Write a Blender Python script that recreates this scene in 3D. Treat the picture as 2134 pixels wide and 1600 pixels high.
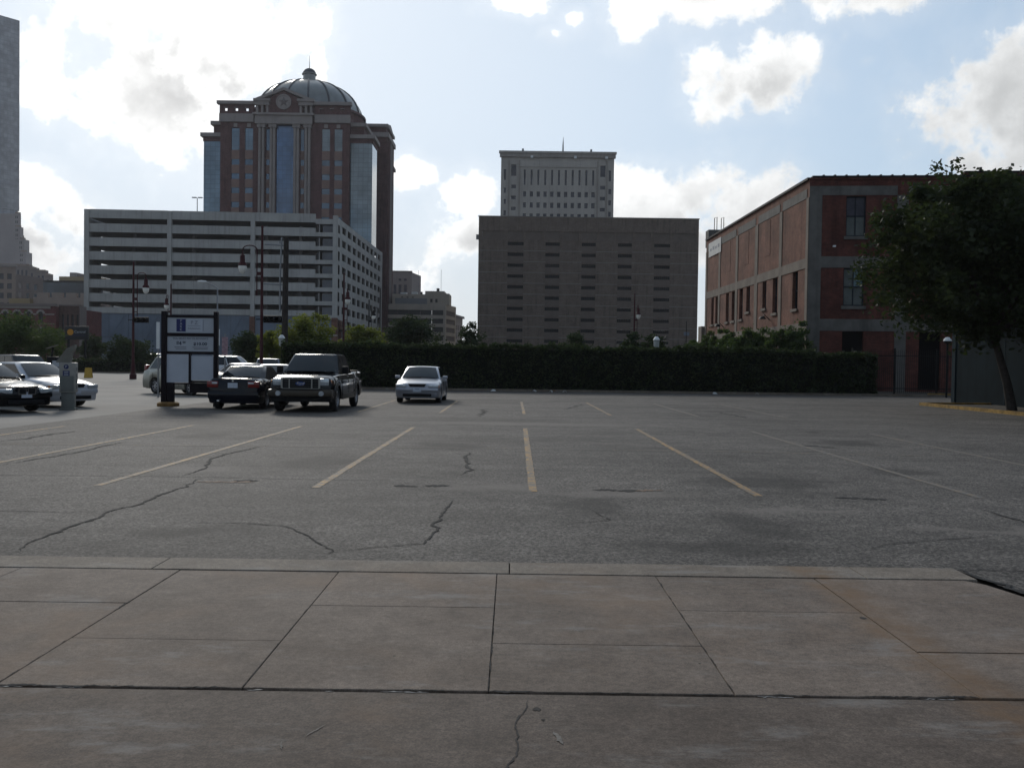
import bpy, bmesh, math, random
import numpy as np
from mathutils import Vector, Matrix

scene = bpy.context.scene
for _o in list(bpy.data.objects):
    bpy.data.objects.remove(_o)
COL = scene.collection
R = math.radians

# ------------------------------------------------------------------ camera
cam_d = bpy.data.cameras.new('camera')
cam = bpy.data.objects.new('camera', cam_d)
COL.objects.link(cam)
cam_d.sensor_width = 36.0
cam_d.lens = 36.0 * 1930.0 / 2134.0
cam_d.clip_start = 0.05
cam_d.clip_end = 5000
cam.matrix_world = Matrix.Translation((0, 0, 1.6)) @ Matrix.Rotation(R(90 - 1.2763), 4, 'X') @ Matrix.Rotation(0.0136, 4, 'Z')
scene.camera = cam

# ------------------------------------------------------------------ exposure
scene.view_settings.view_transform = 'Standard'
scene.view_settings.look = 'None'
scene.view_settings.exposure = 0.22
scene.view_settings.gamma = 1.0
scene.cycles.use_denoising = True
scene.cycles.max_bounces = 6
scene.cycles.diffuse_bounces = 3
scene.cycles.glossy_bounces = 3
scene.cycles.transmission_bounces = 4
scene.cycles.transparent_max_bounces = 6
scene.cycles.sample_clamp_indirect = 4.0

# ------------------------------------------------------------------ sky
SUN_AZ, SUN_EL = -19.0, 25.0       # degrees from +Y (minus = left), above the horizon
sun_dir = Vector((math.sin(R(SUN_AZ)) * math.cos(R(SUN_EL)), math.cos(R(SUN_AZ)) * math.cos(R(SUN_EL)), math.sin(R(SUN_EL))))
world = bpy.data.worlds.new('World')
scene.world = world
world.use_nodes = True
wt = world.node_tree
for n in list(wt.nodes):
    wt.nodes.remove(n)


class NG:
    """small helper to write node trees"""
    def __init__(self, tree):
        self.t = tree

    def n(self, typ, **kw):
        nd = self.t.nodes.new(typ)
        for k, v in kw.items():
            setattr(nd, k, v)
        return nd

    def put(self, sock, v):
        if hasattr(v, 'is_linked') or hasattr(v, 'links'):
            self.t.links.new(v, sock)
        else:
            sock.default_value = v

    def math(self, op, a, b=None, c=None, clamp=False):
        nd = self.n('ShaderNodeMath', operation=op, use_clamp=clamp)
        self.put(nd.inputs[0], a)
        if b is not None:
            self.put(nd.inputs[1], b)
        if c is not None:
            self.put(nd.inputs[2], c)
        return nd.outputs[0]

    def vmath(self, op, a, b=None, out=0):
        nd = self.n('ShaderNodeVectorMath', operation=op)
        self.put(nd.inputs[0], a)
        if b is not None:
            self.put(nd.inputs[1], b)
        return nd.outputs[out]

    def sep(self, v):
        nd = self.n('ShaderNodeSeparateXYZ')
        self.put(nd.inputs[0], v)
        return nd.outputs

    def comb(self, x, y, z=0.0):
        nd = self.n('ShaderNodeCombineXYZ')
        self.put(nd.inputs[0], x)
        self.put(nd.inputs[1], y)
        self.put(nd.inputs[2], z)
        return nd.outputs[0]

    def noise(self, vec, scale, detail=5.0, rough=0.55, out=0, dist=0.0):
        nd = self.n('ShaderNodeTexNoise')
        self.put(nd.inputs['Vector'], vec)
        nd.inputs['Scale'].default_value = scale
        nd.inputs['Detail'].default_value = detail
        nd.inputs['Roughness'].default_value = rough
        nd.inputs['Distortion'].default_value = dist
        return nd.outputs[out]

    def ss(self, v, lo, hi, a=0.0, b=1.0):
        nd = self.n('ShaderNodeMapRange', interpolation_type='SMOOTHSTEP')
        self.put(nd.inputs[0], v)
        for i, q in enumerate((lo, hi, a, b)):
            nd.inputs[i + 1].default_value = q
        return nd.outputs[0]

    def mix(self, f, a, b, blend='MIX'):
        nd = self.n('ShaderNodeMix', data_type='RGBA', blend_type=blend)
        self.put(nd.inputs[0], f)
        for s, v in ((nd.inputs[6], a), (nd.inputs[7], b)):
            if isinstance(v, tuple) and len(v) == 3:
                v = v + (1.0,)
            self.put(s, v)
        return nd.outputs[2]


def build_sky():
    g = NG(wt)
    tc = g.n('ShaderNodeTexCoord')
    d = g.vmath('NORMALIZE', tc.outputs['Generated'])
    x, y, z = g.sep(d)
    az = g.math('ARCTAN2', x, y)
    el = g.math('ARCSINE', z)
    sky = g.n('ShaderNodeTexSky', sky_type='NISHITA')
    sky.sun_disc = False
    sky.sun_elevation = R(SUN_EL)
    sky.sun_rotation = R(SUN_AZ)
    sky.altitude = 10
    sky.air_density = 1.0
    sky.dust_density = 0.7
    sky.ozone_density = 1.2
    # humid summer air pales the blue everywhere, most of all low down; it is brighter towards the sun
    sd = g.vmath('DOT_PRODUCT', d, tuple(sun_dir), out=1)
    fwd = g.ss(sd, -0.6, 0.9)
    hz = g.ss(el, R(-2), R(45), 0.78, 0.42)
    skyc = g.mix(hz, sky.outputs[0], g.mix(fwd, (2.5, 3.2, 4.2), (4.5, 5.85, 7.3)))
    # glow of the veiled sun
    glow = g.ss(sd, 0.62, 1.0)
    glow2 = g.math('POWER', glow, 2.0)
    skyc = g.mix(g.math('MULTIPLY', glow2, 0.7), skyc, (6.8, 7.6, 8.5))
    low = g.ss(el, R(0), R(11), 0.55, 0.0)
    skyc = g.mix(low, skyc, g.mix(fwd, (3.6, 3.9, 4.3), (7.4, 7.7, 7.7)))
    # cumulus: each cloud is (azimuth, elevation, half width, half height, weight) in degrees
    clouds = [
        (-26.8, 16.0, 3.6, 3.2, 1.0), (-22.5, 20.0, 5.6, 3.6, 1.1), (-17.5, 19.0, 5.0, 3.8, 1.15), (-19.7, 15.2, 5.2, 3.7, 1.2),
        (-24.2, 13.4, 4.0, 1.3, .7), (-13.6, 19.0, 2.6, 1.9, .95), (-12.0, 16.6, 1.2, 2.6, .85),
        (-28.5, 19.8, 2.4, 2.0, .6),
        (-27.8, 9.0, 2.6, 1.9, .9), (-25.0, 7.4, 2.4, 2.0, .9), (-27.0, 5.6, 4.6, 2.0, .85),
        (-6.6, 11.5, 1.5, 1.0, .85), (-5.4, 11.3, 1.2, .9, .75), (-2.6, 10.2, 2.4, 1.9, .95), (-2.4, 7.4, 4.2, 2.4, .78), (-5.5, 5.0, 3.0, 2.6, .7), (-13, 9, 2.5, 1.3, .3),
        (8.0, 9.6, 3.0, 2.4, 1.05), (11.6, 9.4, 3.6, 3.0, 1.1), (15.0, 9.2, 3.4, 2.6, 1.05), (11.0, 7.0, 8.5, 2.0, .9), (6.5, 9.6, 2.0, 1.6, .8),
        (12.4, 16.5, 2.2, 2.3, 1.05), (15.0, 17.1, 3.0, 2.2, 1.1), (17.3, 17.6, 1.8, 1.6, .95), (11.9, 14.9, 1.9, 1.5, .62),
        (25.6, 14.2, 3.2, 3.2, 1.15), (29.0, 16.0, 3.2, 3.2, 1.1), (27.5, 12.0, 4.0, 2.6, 1.1), (31.5, 12.0, 4.0, 3.0, 1.0),
        (3.2, 20.3, 1.5, 1.2, .62), (2.2, 19.5, 1.2, .8, .6), (0.4, 21.4, 2.6, 1.1, .9), (7.6, 20.8, 2.4, 1.8, 1.0), (13.0, 21.4, 5.5, 1.9, 1.15), (21.0, 21.0, 5.8, 1.9, 1.15),
        (19.3, 18.6, .7, .9, .45), (20.6, 17.0, .9, .5, .5),
    ]
    wob = g.noise(d, 7.0, 6.0, 0.6, out=1)
    wv = g.vmath('SUBTRACT', wob, (0.5, 0.5, 0.5))
    wx, wy, wz = g.sep(wv)
    ae = g.comb(g.math('ADD', az, g.math('MULTIPLY', wx, 0.030)), g.math('ADD', el, g.math('MULTIPLY', wy, 0.026)), 0.0)
    best = None
    for a, e, ra, re, w in clouds:
        q = g.vmath('MULTIPLY', g.vmath('SUBTRACT', ae, (R(a), R(e), 0.0)), (1 / R(ra), 1 / R(re), 0.0))
        v = g.math('SUBTRACT', w, g.vmath('LENGTH', q, out=1))
        best = v if best is None else g.math('SMOOTH_MAX', best, v, 0.25)
    # the rest of the sky carries the same kind of fair-weather cumulus
    dz = g.math('ADD', g.math('MAXIMUM', z, 0.02), 0.22)
    cp = g.comb(g.math('DIVIDE', x, dz), g.math('DIVIDE', y, dz), 3.7)
    gen = g.ss(g.noise(cp, 1.15, 6.0, 0.56), 0.40, 0.70, -1.0, 0.9)
    out_az = g.ss(g.math('ABSOLUTE', az), R(31), R(40))
    out_el = g.ss(el, R(22.5), R(29))
    outside = g.math('MAXIMUM', out_az, out_el)
    gen = g.math('ADD', gen, g.math('MULTIPLY', g.math('SUBTRACT', outside, 1.0), 3.0))
    best = g.math('MAXIMUM', best, gen)
    puff = g.noise(d, 9.0, 12.0, 0.60)
    capped = g.math('MINIMUM', best, 0.62)
    puff2 = g.noise(g.vmath('ADD', d, (3.1, 0.4, 0.2)), 26.0, 9.0, 0.62)
    fine = g.math('ADD', capped, g.math('MULTIPLY', g.math('SUBTRACT', puff, 0.5), 2.6))
    fine = g.math('ADD', fine, g.math('MULTIPLY', g.math('SUBTRACT', puff2, 0.5), 1.5))
    mask = g.ss(fine, 0.06, 0.50)
    veil = g.ss(fine, -0.55, 0.3, 0.0, 0.14)
    mask = g.math('MAXIMUM', mask, veil)
    mask = g.math('MULTIPLY', mask, g.ss(el, R(-1), R(2.5)))
    # thick middles are greyer, thin rims let the light through
    thick = None
    for a, e, ra, re in ((-19.6, 14.8, 7.0, 5.0), (-20.8, 16.6, 4.0, 3.4), (-17.0, 15.4, 3.4, 2.8), (14.6, 15.7, 4.0, 2.0), (27.8, 12.6, 5.5, 4.6), (24.8, 13.0, 2.0, 1.2), (10.0, 8.2, 6.0, 2.2), (14.5, 7.8, 4.0, 2.0), (-26.0, 6.4, 4.0, 1.9), (-2.5, 7.2, 3.0, 1.6), (20.0, 21.0, 4.0, .9), (11.5, 21.6, 2.0, 0.8)):
        q = g.vmath('MULTIPLY', g.vmath('SUBTRACT', ae, (R(a), R(e), 0.0)), (1 / R(ra), 1 / R(re), 0.0))
        v = g.math('SUBTRACT', 1.0, g.vmath('LENGTH', q, out=1))
        thick = v if thick is None else g.math('SMOOTH_MAX', thick, v, 0.3)
    thick = g.math('MAXIMUM', thick, g.math('MULTIPLY', g.math('SUBTRACT', gen, 0.25), 1.2))
    n2 = g.noise(g.vmath('ADD', d, (0.0, 0.0, 0.02)), 13.0, 8.0, 0.58)
    core = g.ss(g.math('ADD', thick, g.math('MULTIPLY', g.math('SUBTRACT', n2, 0.5), 1.3)), -0.35, 1.0)
    core = g.math('MULTIPLY', core, g.ss(fine, 0.15, 0.8))
    # seen away from the sun the clouds send back less light
    lit = g.mix(glow2, g.mix(fwd, (4.2, 4.3, 4.4), (7.9, 8.0, 8.0)), (12.0, 12.0, 11.8))
    shd = g.mix(glow2, g.mix(fwd, (3.0, 3.1, 3.25), (5.8, 5.9, 5.9)), (6.9, 6.9, 6.85))
    cl = g.mix(core, lit, shd)
    mod = g.ss(g.noise(d, 30.0, 8.0, 0.6), 0.3, 0.7, 0.86, 1.08)
    cl = g.vmath('SCALE', cl)
    g.put(cl.node.inputs[3], mod)
    colr = g.mix(mask, skyc, cl)
    bg = g.n('ShaderNodeBackground')
    wt.links.new(colr, bg.inputs[0])
    bg.inputs[1].default_value = SKY_STRENGTH
    out = g.n('ShaderNodeOutputWorld')
    wt.links.new(bg.outputs[0], out.inputs[0])


SKY_STRENGTH = 0.10
build_sky()
world.cycles.sampling_method = 'MANUAL'
world.cycles.sample_map_resolution = 1024

# ------------------------------------------------------------------ sun, veiled by cloud
sun_d = bpy.data.lights.new('sun', 'SUN')
sun_d.energy = 1.6
sun_d.angle = R(12)
sun_d.color = (1.0, 0.95, 0.87)
sun = bpy.data.objects.new('sun', sun_d)
COL.objects.link(sun)
sun.rotation_euler = sun_dir.to_track_quat('Z', 'Y').to_euler()
sun.location = (-60, 150, 80)

# ------------------------------------------------------------------ materials
MATS = {}


def bsdf(name):
    m = bpy.data.materials.new(name)
    m.use_nodes = True
    t = m.node_tree
    return m, NG(t), t.nodes['Principled BSDF']


def mat(name, col, rough=0.8, metal=0.0, var=0.12, scale=1.0, bump=0.0, bscale=40.0, spec=0.3, coat=0.0, streak=0.0):
    """plain procedural material: base colour with cloudy variation in world space, optional fine relief, vertical rain streaks"""
    if name in MATS:
        return MATS[name]
    m, g, b = bsdf(name)
    pos = g.n('ShaderNodeNewGeometry').outputs['Position']
    f = g.noise(pos, scale, 6.0, 0.62)
    v = g.ss(f, 0.25, 0.75, 1 - var, 1 + var)
    if streak:
        px, py, pz = g.sep(pos)
        sv = g.comb(g.math('MULTIPLY', g.math('ADD', px, py), 1.6), g.math('MULTIPLY', pz, 0.07), 0.0)
        s = g.ss(g.noise(sv, 1.0, 5.0, 0.6), 0.45, 0.75, 1.0, 1.0 - streak)
        v = g.math('MULTIPLY', v, s)
    c = g.mix(1.0, tuple(col) + (1,), (1, 1, 1, 1), 'MULTIPLY')
    nd = c.node
    g.put(nd.inputs[7], g.comb(v, v, v))
    g.t.links.new(c, b.inputs['Base Color'])
    b.inputs['Roughness'].default_value = rough
    b.inputs['Metallic'].default_value = metal
    b.inputs['Specular IOR Level'].default_value = spec
    b.inputs['Coat Weight'].default_value = coat
    b.inputs['Coat Roughness'].default_value = 0.04
    if bump:
        bp = g.n('ShaderNodeBump')
        bp.inputs['Strength'].default_value = bump
        bp.inputs['Distance'].default_value = 0.02
        g.put(bp.inputs['Height'], g.noise(pos, bscale, 4.0, 0.6))
        g.t.links.new(bp.outputs[0], b.inputs['Normal'])
    MATS[name] = m
    return m


def brick_mat(name, c1, c2, mortar, bw=0.22, bh=0.075, stain=0.35):
    m, g, b = bsdf(name)
    pos = g.n('ShaderNodeNewGeometry').outputs['Position']
    x, y, z = g.sep(pos)
    uv = g.comb(g.math('ADD', x, y), z, 0.0)
    br = g.n('ShaderNodeTexBrick')
    g.put(br.inputs['Vector'], uv)
    br.inputs['Color1'].default_value = c1 + (1,)
    br.inputs['Color2'].default_value = c2 + (1,)
    br.inputs['Mortar'].default_value = mortar + (1,)
    br.inputs['Scale'].default_value = 1.0
    br.inputs['Mortar Size'].default_value = 0.008
    br.inputs['Brick Width'].default_value = bw
    br.inputs['Row Height'].default_value = bh
    big = g.ss(g.noise(pos, 0.45, 7.0, 0.65), 0.3, 0.72, 1.15, 1.0 - stain)
    patch = g.ss(g.noise(pos, 2.6, 5.0, 0.7), 0.3, 0.75, 1.18, 0.78)
    sv = g.comb(g.math('MULTIPLY', g.math('ADD', x, y), 1.3), g.math('MULTIPLY', z, 0.10), 0.0)
    run = g.ss(g.noise(sv, 1.0, 6.0, 0.62), 0.46, 0.74, 1.0, 0.62)
    v = g.math('MULTIPLY', g.math('MULTIPLY', big, patch), run)
    c = g.mix(1.0, br.outputs[0], (1, 1, 1, 1), 'MULTIPLY')
    g.put(c.node.inputs[7], g.comb(v, v, v))
    g.t.links.new(c, b.inputs['Base Color'])
    b.inputs['Roughness'].default_value = 0.9
    b.inputs['Specular IOR Level'].default_value = 0.2
    bp = g.n('ShaderNodeBump')
    bp.inputs['Strength'].default_value = 0.5
    bp.inputs['Distance'].default_value = 0.01
    g.put(bp.inputs['Height'], br.outputs[1])
    bp.invert = True
    g.t.links.new(bp.outputs[0], b.inputs['Normal'])
    MATS[name] = m
    return m


def asphalt_mat():
    m, g, b = bsdf('old_asphalt')
    pos = g.n('ShaderNodeNewGeometry').outputs['Position']
    px, py, pz = g.sep(pos)
    base = g.mix(g.ss(g.noise(pos, 0.22, 6.0, 0.6), 0.32, 0.68), (0.058, 0.0505, 0.043), (0.100, 0.0875, 0.0755))
    # wear along the aisles, drawn out across the lot
    st = g.noise(g.comb(g.math('MULTIPLY', px, 0.12), g.math('MULTIPLY', py, 0.75), 0.0), 1.0, 6.0, 0.6)
    base = g.mix(g.ss(st, 0.42, 0.68, 0.0, 0.5), base, (0.121, 0.106, 0.0915))
    # exposed stone and binder, two sizes
    vo = g.n('ShaderNodeTexVoronoi')
    g.put(vo.inputs['Vector'], pos)
    vo.inputs['Scale'].default_value = 52.0
    sp = g.sep(vo.outputs['Color'])[0]
    s1 = g.ss(sp, 0.0, 1.0, 0.45, 1.6)
    s2 = g.ss(g.noise(pos, 20.0, 6.0, 0.8), 0.30, 0.70, 0.52, 1.5)
    s3 = g.ss(g.noise(pos, 2.2, 7.0, 0.72), 0.3, 0.7, 0.76, 1.22)
    v = g.math('MULTIPLY', g.math('MULTIPLY', s1, s2), s3)
    # oil and tyre stains, then pale dust left by puddles
    warp = g.vmath('MULTIPLY', g.vmath('SUBTRACT', g.noise(pos, 1.6, 5.0, 0.6, out=1), (0.5, 0.5, 0.5)), (1.3, 1.3, 0.0))
    pw = g.vmath('ADD', pos, warp)
    def spot(cx, cy, rx, ry):
        q = g.vmath('MULTIPLY', g.vmath('SUBTRACT', pw, (cx, cy, 0)), (1 / rx, 1 / ry, 0))
        return g.ss(g.vmath('LENGTH', q, out=1), 0.2, 1.0, 1.0, 0.0)
    dark = None
    for s in ((0.85, 10.6, .7, 1.0), (2.45, 9.3, .75, 1.2), (-2.9, 8.6, 1.3, .5), (3.4, 12.8, 1.6, 1.0), (-1.2, 17.6, 1.2, 1.4), (6.0, 14.3, .9, .8), (7.2, 19.6, 1.1, 1.4), (-3.0, 14.6, 1.0, 1.4), (1.8, 8.2, 1.4, .6), (-6.4, 19.5, .8, 1.2)):
        q = spot(*s)
        dark = q if dark is None else g.math('MAXIMUM', dark, q)
    v = g.math('MULTIPLY', v, g.ss(dark, 0.0, 1.0, 1.0, 0.50))
    drip = g.ss(g.noise(pos, 1.9, 4.0, 0.6), 0.64, 0.72, 1.0, 0.72)
    v = g.math('MULTIPLY', v, drip)
    light = None
    for s in ((1.4, 11.5, 1.3, .45), (3.2, 10.4, 1.3, .3), (-.2, 12.0, 1.0, .7), (5.0, 9.2, 1.6, .3), (-4.6, 13.4, 1.2, .5), (0.6, 24.5, 5, 1.0)):
        q = spot(*s)
        light = q if light is None else g.math('MAXIMUM', light, q)
    c = g.mix(1.0, base, (1, 1, 1, 1), 'MULTIPLY')
    g.put(c.node.inputs[7], g.comb(v, v, v))
    c = g.mix(g.math('MULTIPLY', light, 0.6), c, (0.165, 0.142, 0.122))
    g.t.links.new(c, b.inputs['Base Color'])
    b.inputs['Roughness'].default_value = 0.85
    b.inputs['Specular IOR Level'].default_value = 0.22
    bp = g.n('ShaderNodeBump')
    bp.inputs['Strength'].default_value = 0.55
    bp.inputs['Distance'].default_value = 0.006
    g.put(bp.inputs['Height'], g.math('ADD', sp, g.noise(pos, 30.0, 4.0, 0.6)))
    g.t.links.new(bp.outputs[0], b.inputs['Normal'])
    return m


def pavement_mat(name, ca, cb, rust=0.5):
    m, g, b = bsdf(name)
    pos = g.n('ShaderNodeNewGeometry').outputs['Position']
    px, py, pz = g.sep(pos)
    oi = g.n('ShaderNodeObjectInfo').outputs['Random']
    base = g.mix(g.ss(g.noise(pos, 0.9, 7.0, 0.62), 0.3, 0.7), ca, cb)
    v = g.math('MULTIPLY', g.ss(g.noise(pos, 26.0, 6.0, 0.8), 0.28, 0.72, 0.70, 1.30), g.ss(oi, 0, 1, 0.93, 1.07))
    v = g.math('MULTIPLY', v, g.ss(g.noise(pos, 5.0, 8.0, 0.75), 0.3, 0.7, 0.80, 1.18))
    v = g.math('MULTIPLY', v, g.ss(g.noise(pos, 110.0, 3.0, 0.75), 0.3, 0.7, 0.72, 1.28))
    # scattered dark grit and old gum
    vo = g.n('ShaderNodeTexVoronoi')
    g.put(vo.inputs['Vector'], pos)
    vo.inputs['Scale'].default_value = 2.6
    v = g.math('MULTIPLY', v, g.ss(vo.outputs['Distance'], 0.015, 0.035, 0.35, 1.0))
    c = g.mix(1.0, base, (1, 1, 1, 1), 'MULTIPLY')
    g.put(c.node.inputs[7], g.comb(v, v, v))
    # rust coloured wash and pale scuffs
    rn = g.ss(g.noise(g.vmath('ADD', pos, (7.3, 1.1, 0.0)), 0.7, 6.0, 0.65), 0.5, 0.72, 0.0, rust)
    c = g.mix(rn, c, (0.185, 0.118, 0.072))
    # rust washed along one slab joint on the right
    rl = g.math('ABSOLUTE', g.math('SUBTRACT', g.math('ADD', px, g.math('MULTIPLY', g.math('SUBTRACT', g.noise(pos, 2.5, 5.0, 0.65), 0.5), 0.55)), 2.36))
    c = g.mix(g.math('MULTIPLY', g.ss(rl, 0.0, 0.30, 0.75, 0.0), g.ss(g.noise(pos, 6.0, 5.0, 0.7), 0.3, 0.7, 0.3, 1.0)), c, (0.155, 0.088, 0.042))
    sc = g.noise(g.comb(g.math('MULTIPLY', px, 1.1), g.math('MULTIPLY', py, 3.0), 2.0), 1.3, 8.0, 0.72)
    c = g.mix(g.ss(sc, 0.52, 0.72, 0.0, 0.5), c, (0.25, 0.235, 0.215))
    g.t.links.new(c, b.inputs['Base Color'])
    b.inputs['Roughness'].default_value = 0.85
    b.inputs['Specular IOR Level'].default_value = 0.25
    bp = g.n('ShaderNodeBump')
    bp.inputs['Strength'].default_value = 0.35
    bp.inputs['Distance'].default_value = 0.004
    g.put(bp.inputs['Height'], g.noise(pos, 60.0, 6.0, 0.75))
    g.t.links.new(bp.outputs[0], b.inputs['Normal'])
    return m


def paint_line_mat():
    m, g, b = bsdf('worn_yellow_paint')
    pos = g.n('ShaderNodeNewGeometry').outputs['Position']
    wear = g.ss(g.noise(pos, 9.0, 8.0, 0.75), 0.42, 0.60)
    wear2 = g.ss(g.noise(pos, 0.8, 4.0, 0.6), 0.3, 0.7, 0.35, 1.0)
    oi = g.n('ShaderNodeObjectInfo')
    c = g.mix(g.math('MULTIPLY', g.math('MULTIPLY', wear, wear2), 0.95), (0.090, 0.080, 0.067), (0.40, 0.195, 0.012))
    g.t.links.new(c, b.inputs['Base Color'])
    b.inputs['Roughness'].default_value = 0.8
    return m


def faded_line_mat():
    m, g, b = bsdf('faded_yellow_paint')
    pos = g.n('ShaderNodeNewGeometry').outputs['Position']
    wear = g.ss(g.noise(pos, 6.0, 8.0, 0.75), 0.42, 0.66)
    c = g.mix(g.math('MULTIPLY', wear, 0.42), (0.098, 0.090, 0.080), (0.28, 0.165, 0.05))
    g.t.links.new(c, b.inputs['Base Color'])
    b.inputs['Roughness'].default_value = 0.85
    return m


def leaf_mat(name, c1, c2, trans=0.35):
    m = bpy.data.materials.new(name)
    m.use_nodes = True
    t = m.node_tree
    g = NG(t)
    t.nodes.remove(t.nodes['Principled BSDF'])
    geo = g.n('ShaderNodeNewGeometry')
    c = g.mix(geo.outputs['Random Per Island'], c1, c2)
    c = g.mix(g.ss(g.noise(geo.outputs['Position'], 1.2, 3.0, 0.6), 0.35, 0.65, 0.0, 0.6), c, tuple(q * 0.55 for q in c1))
    df = g.n('ShaderNodeBsdfDiffuse')
    tr = g.n('ShaderNodeBsdfTranslucent')
    gl = g.n('ShaderNodeBsdfGlossy')
    gl.inputs['Roughness'].default_value = 0.45
    gl.inputs['Color'].default_value = (0.25, 0.25, 0.25, 1)
    t.links.new(c, df.inputs[0])
    tc = g.mix(0.35, c, (c2[0] * 2.0, c2[1] * 1.9, c2[2] * 0.9))
    t.links.new(tc, tr.inputs[0])
    mx = g.n('ShaderNodeMixShader')
    mx.inputs[0].default_value = trans
    t.links.new(df.outputs[0], mx.inputs[1])
    t.links.new(tr.outputs[0], mx.inputs[2])
    m2 = g.n('ShaderNodeMixShader')
    m2.inputs[0].default_value = 0.06
    t.links.new(mx.outputs[0], m2.inputs[1])
    t.links.new(gl.outputs[0], m2.inputs[2])
    t.links.new(m2.outputs[0], t.nodes['Material Output'].inputs[0])
    MATS[name] = m
    return m


def glass_grid_mat(name, col, gu, gv, line=(0.05, 0.06, 0.07), rough=0.06, var=0.35):
    """reflective curtain wall, panes too small to pick apart are separated by thin mullion lines"""
    m, g, b = bsdf(name)
    pos = g.n('ShaderNodeNewGeometry').outputs['Position']
    x, y, z = g.sep(pos)
    u = g.math('FRACT', g.math('DIVIDE', g.math('ADD', x, y), gu))
    v = g.math('FRACT', g.math('DIVIDE', z, gv))
    ln = g.math('MAXIMUM', g.math('GREATER_THAN', u, 0.92), g.math('GREATER_THAN', v, 0.90))
    cell = g.n('ShaderNodeTexWhiteNoise', noise_dimensions='2D')
    g.put(cell.inputs['Vector'], g.comb(g.math('FLOOR', g.math('DIVIDE', g.math('ADD', x, y), gu)), g.math('FLOOR', g.math('DIVIDE', z, gv))))
    k = g.ss(cell.outputs['Value'], 0, 1, 1 - var, 1 + var)
    k = g.math('MULTIPLY', k, g.ss(g.noise(pos, 0.12, 4.0, 0.6), 0.3, 0.7, 0.75, 1.25))
    c = g.mix(1.0, tuple(col) + (1,), (1, 1, 1, 1), 'MULTIPLY')
    g.put(c.node.inputs[7], g.comb(k, k, k))
    c = g.mix(g.math('MULTIPLY', ln, 0.55), c, line)
    g.t.links.new(c, b.inputs['Base Color'])
    b.inputs['Roughness'].default_value = rough
    b.inputs['Metallic'].default_value = 0.55
    b.inputs['Specular IOR Level'].default_value = 0.6
    MATS[name] = m
    return m

# ------------------------------------------------------------------ mesh helpers
rng = random.Random(11)
nrng = np.random.default_rng(5)


class MB:
    def __init__(self):
        self.v = []
        self.f = []

    def quad(self, *p):
        i = len(self.v)
        self.v += [tuple(q) for q in p]
        self.f.append(tuple(range(i, i + len(p))))
        return self

    def box(self, x0, x1, y0, y1, z0, z1):
        i = len(self.v)
        self.v += [(x0, y0, z0), (x1, y0, z0), (x1, y1, z0), (x0, y1, z0), (x0, y0, z1), (x1, y0, z1), (x1, y1, z1), (x0, y1, z1)]
        for q in ((0, 3, 2, 1), (4, 5, 6, 7), (0, 1, 5, 4), (1, 2, 6, 5), (2, 3, 7, 6), (3, 0, 4, 7)):
            self.f.append(tuple(i + k for k in q))
        return self

    def tube(self, pts, rad, n=8, cap=True):
        pts = [Vector(p) for p in pts]
        if not isinstance(rad, (list, tuple)):
            rad = [rad] * len(pts)
        base = len(self.v)
        for k, p in enumerate(pts):
            d = (pts[min(k + 1, len(pts) - 1)] - pts[max(k - 1, 0)]).normalized()
            ref = Vector((0, 0, 1)) if abs(d.z) < 0.9 else Vector((1, 0, 0))
            a = d.cross(ref).normalized()
            b = d.cross(a).normalized()
            for j in range(n):
                t = 2 * math.pi * j / n
                self.v.append(tuple(p + (a * math.cos(t) + b * math.sin(t)) * rad[k]))
        for k in range(len(pts) - 1):
            for j in range(n):
                a0 = base + k * n + j
                a1 = base + k * n + (j + 1) % n
                self.f.append((a0, a1, a1 + n, a0 + n))
        if cap:
            self.f.append(tuple(base + j for j in range(n))[::-1])
            self.f.append(tuple(base + (len(pts) - 1) * n + j for j in range(n)))
        return self

    def lathe(self, prof, c=(0, 0, 0), n=16, axis='z'):
        """prof = [(radius, height)...] turned about an axis through c"""
        base = len(self.v)
        for r, h in prof:
            for j in range(n):
                t = 2 * math.pi * j / n
                if axis == 'z':
                    self.v.append((c[0] + r * math.cos(t), c[1] + r * math.sin(t), c[2] + h))
                elif axis == 'x':
                    self.v.append((c[0] + h, c[1] + r * math.cos(t), c[2] + r * math.sin(t)))
                else:
                    self.v.append((c[0] + r * math.sin(t), c[1] + h, c[2] + r * math.cos(t)))
        for k in range(len(prof) - 1):
            for j in range(n):
                a0 = base + k * n + j
                a1 = base + k * n + (j + 1) % n
                self.f.append((a0, a1, a1 + n, a0 + n))
        return self

    def mesh(self, name, m=None, smooth=None):
        me = bpy.data.meshes.new(name)
        me.from_pydata(self.v, [], self.f)
        me.update()
        if m:
            me.materials.append(m)
        if smooth is not None:
            me.shade_smooth()
            me.set_sharp_from_angle(angle=R(smooth))
        return me

    def obj(self, name, m, parent=None, loc=(0, 0, 0), rz=0.0, smooth=None):
        return link(name, self.mesh(name, m, smooth), parent, loc, rz)


def link(name, me, parent=None, loc=(0, 0, 0), rz=0.0):
    o = bpy.data.objects.new(name, me)
    COL.objects.link(o)
    o.location = loc
    o.rotation_euler = (0, 0, rz)
    if parent is not None:
        o.parent = parent
    return o


def tag(o, label=None, cat=None, group=None, kind=None):
    for k, v in (('label', label), ('category', cat), ('group', group), ('kind', kind)):
        if v:
            o[k] = v
    return o


def thing(name, label, cat, loc=(0, 0, 0), rz=0.0, group=None):
    o = link(name, None, None, loc, rz)
    o.empty_display_size = 0.3
    return tag(o, label, cat, group)


_cache = {}


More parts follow.
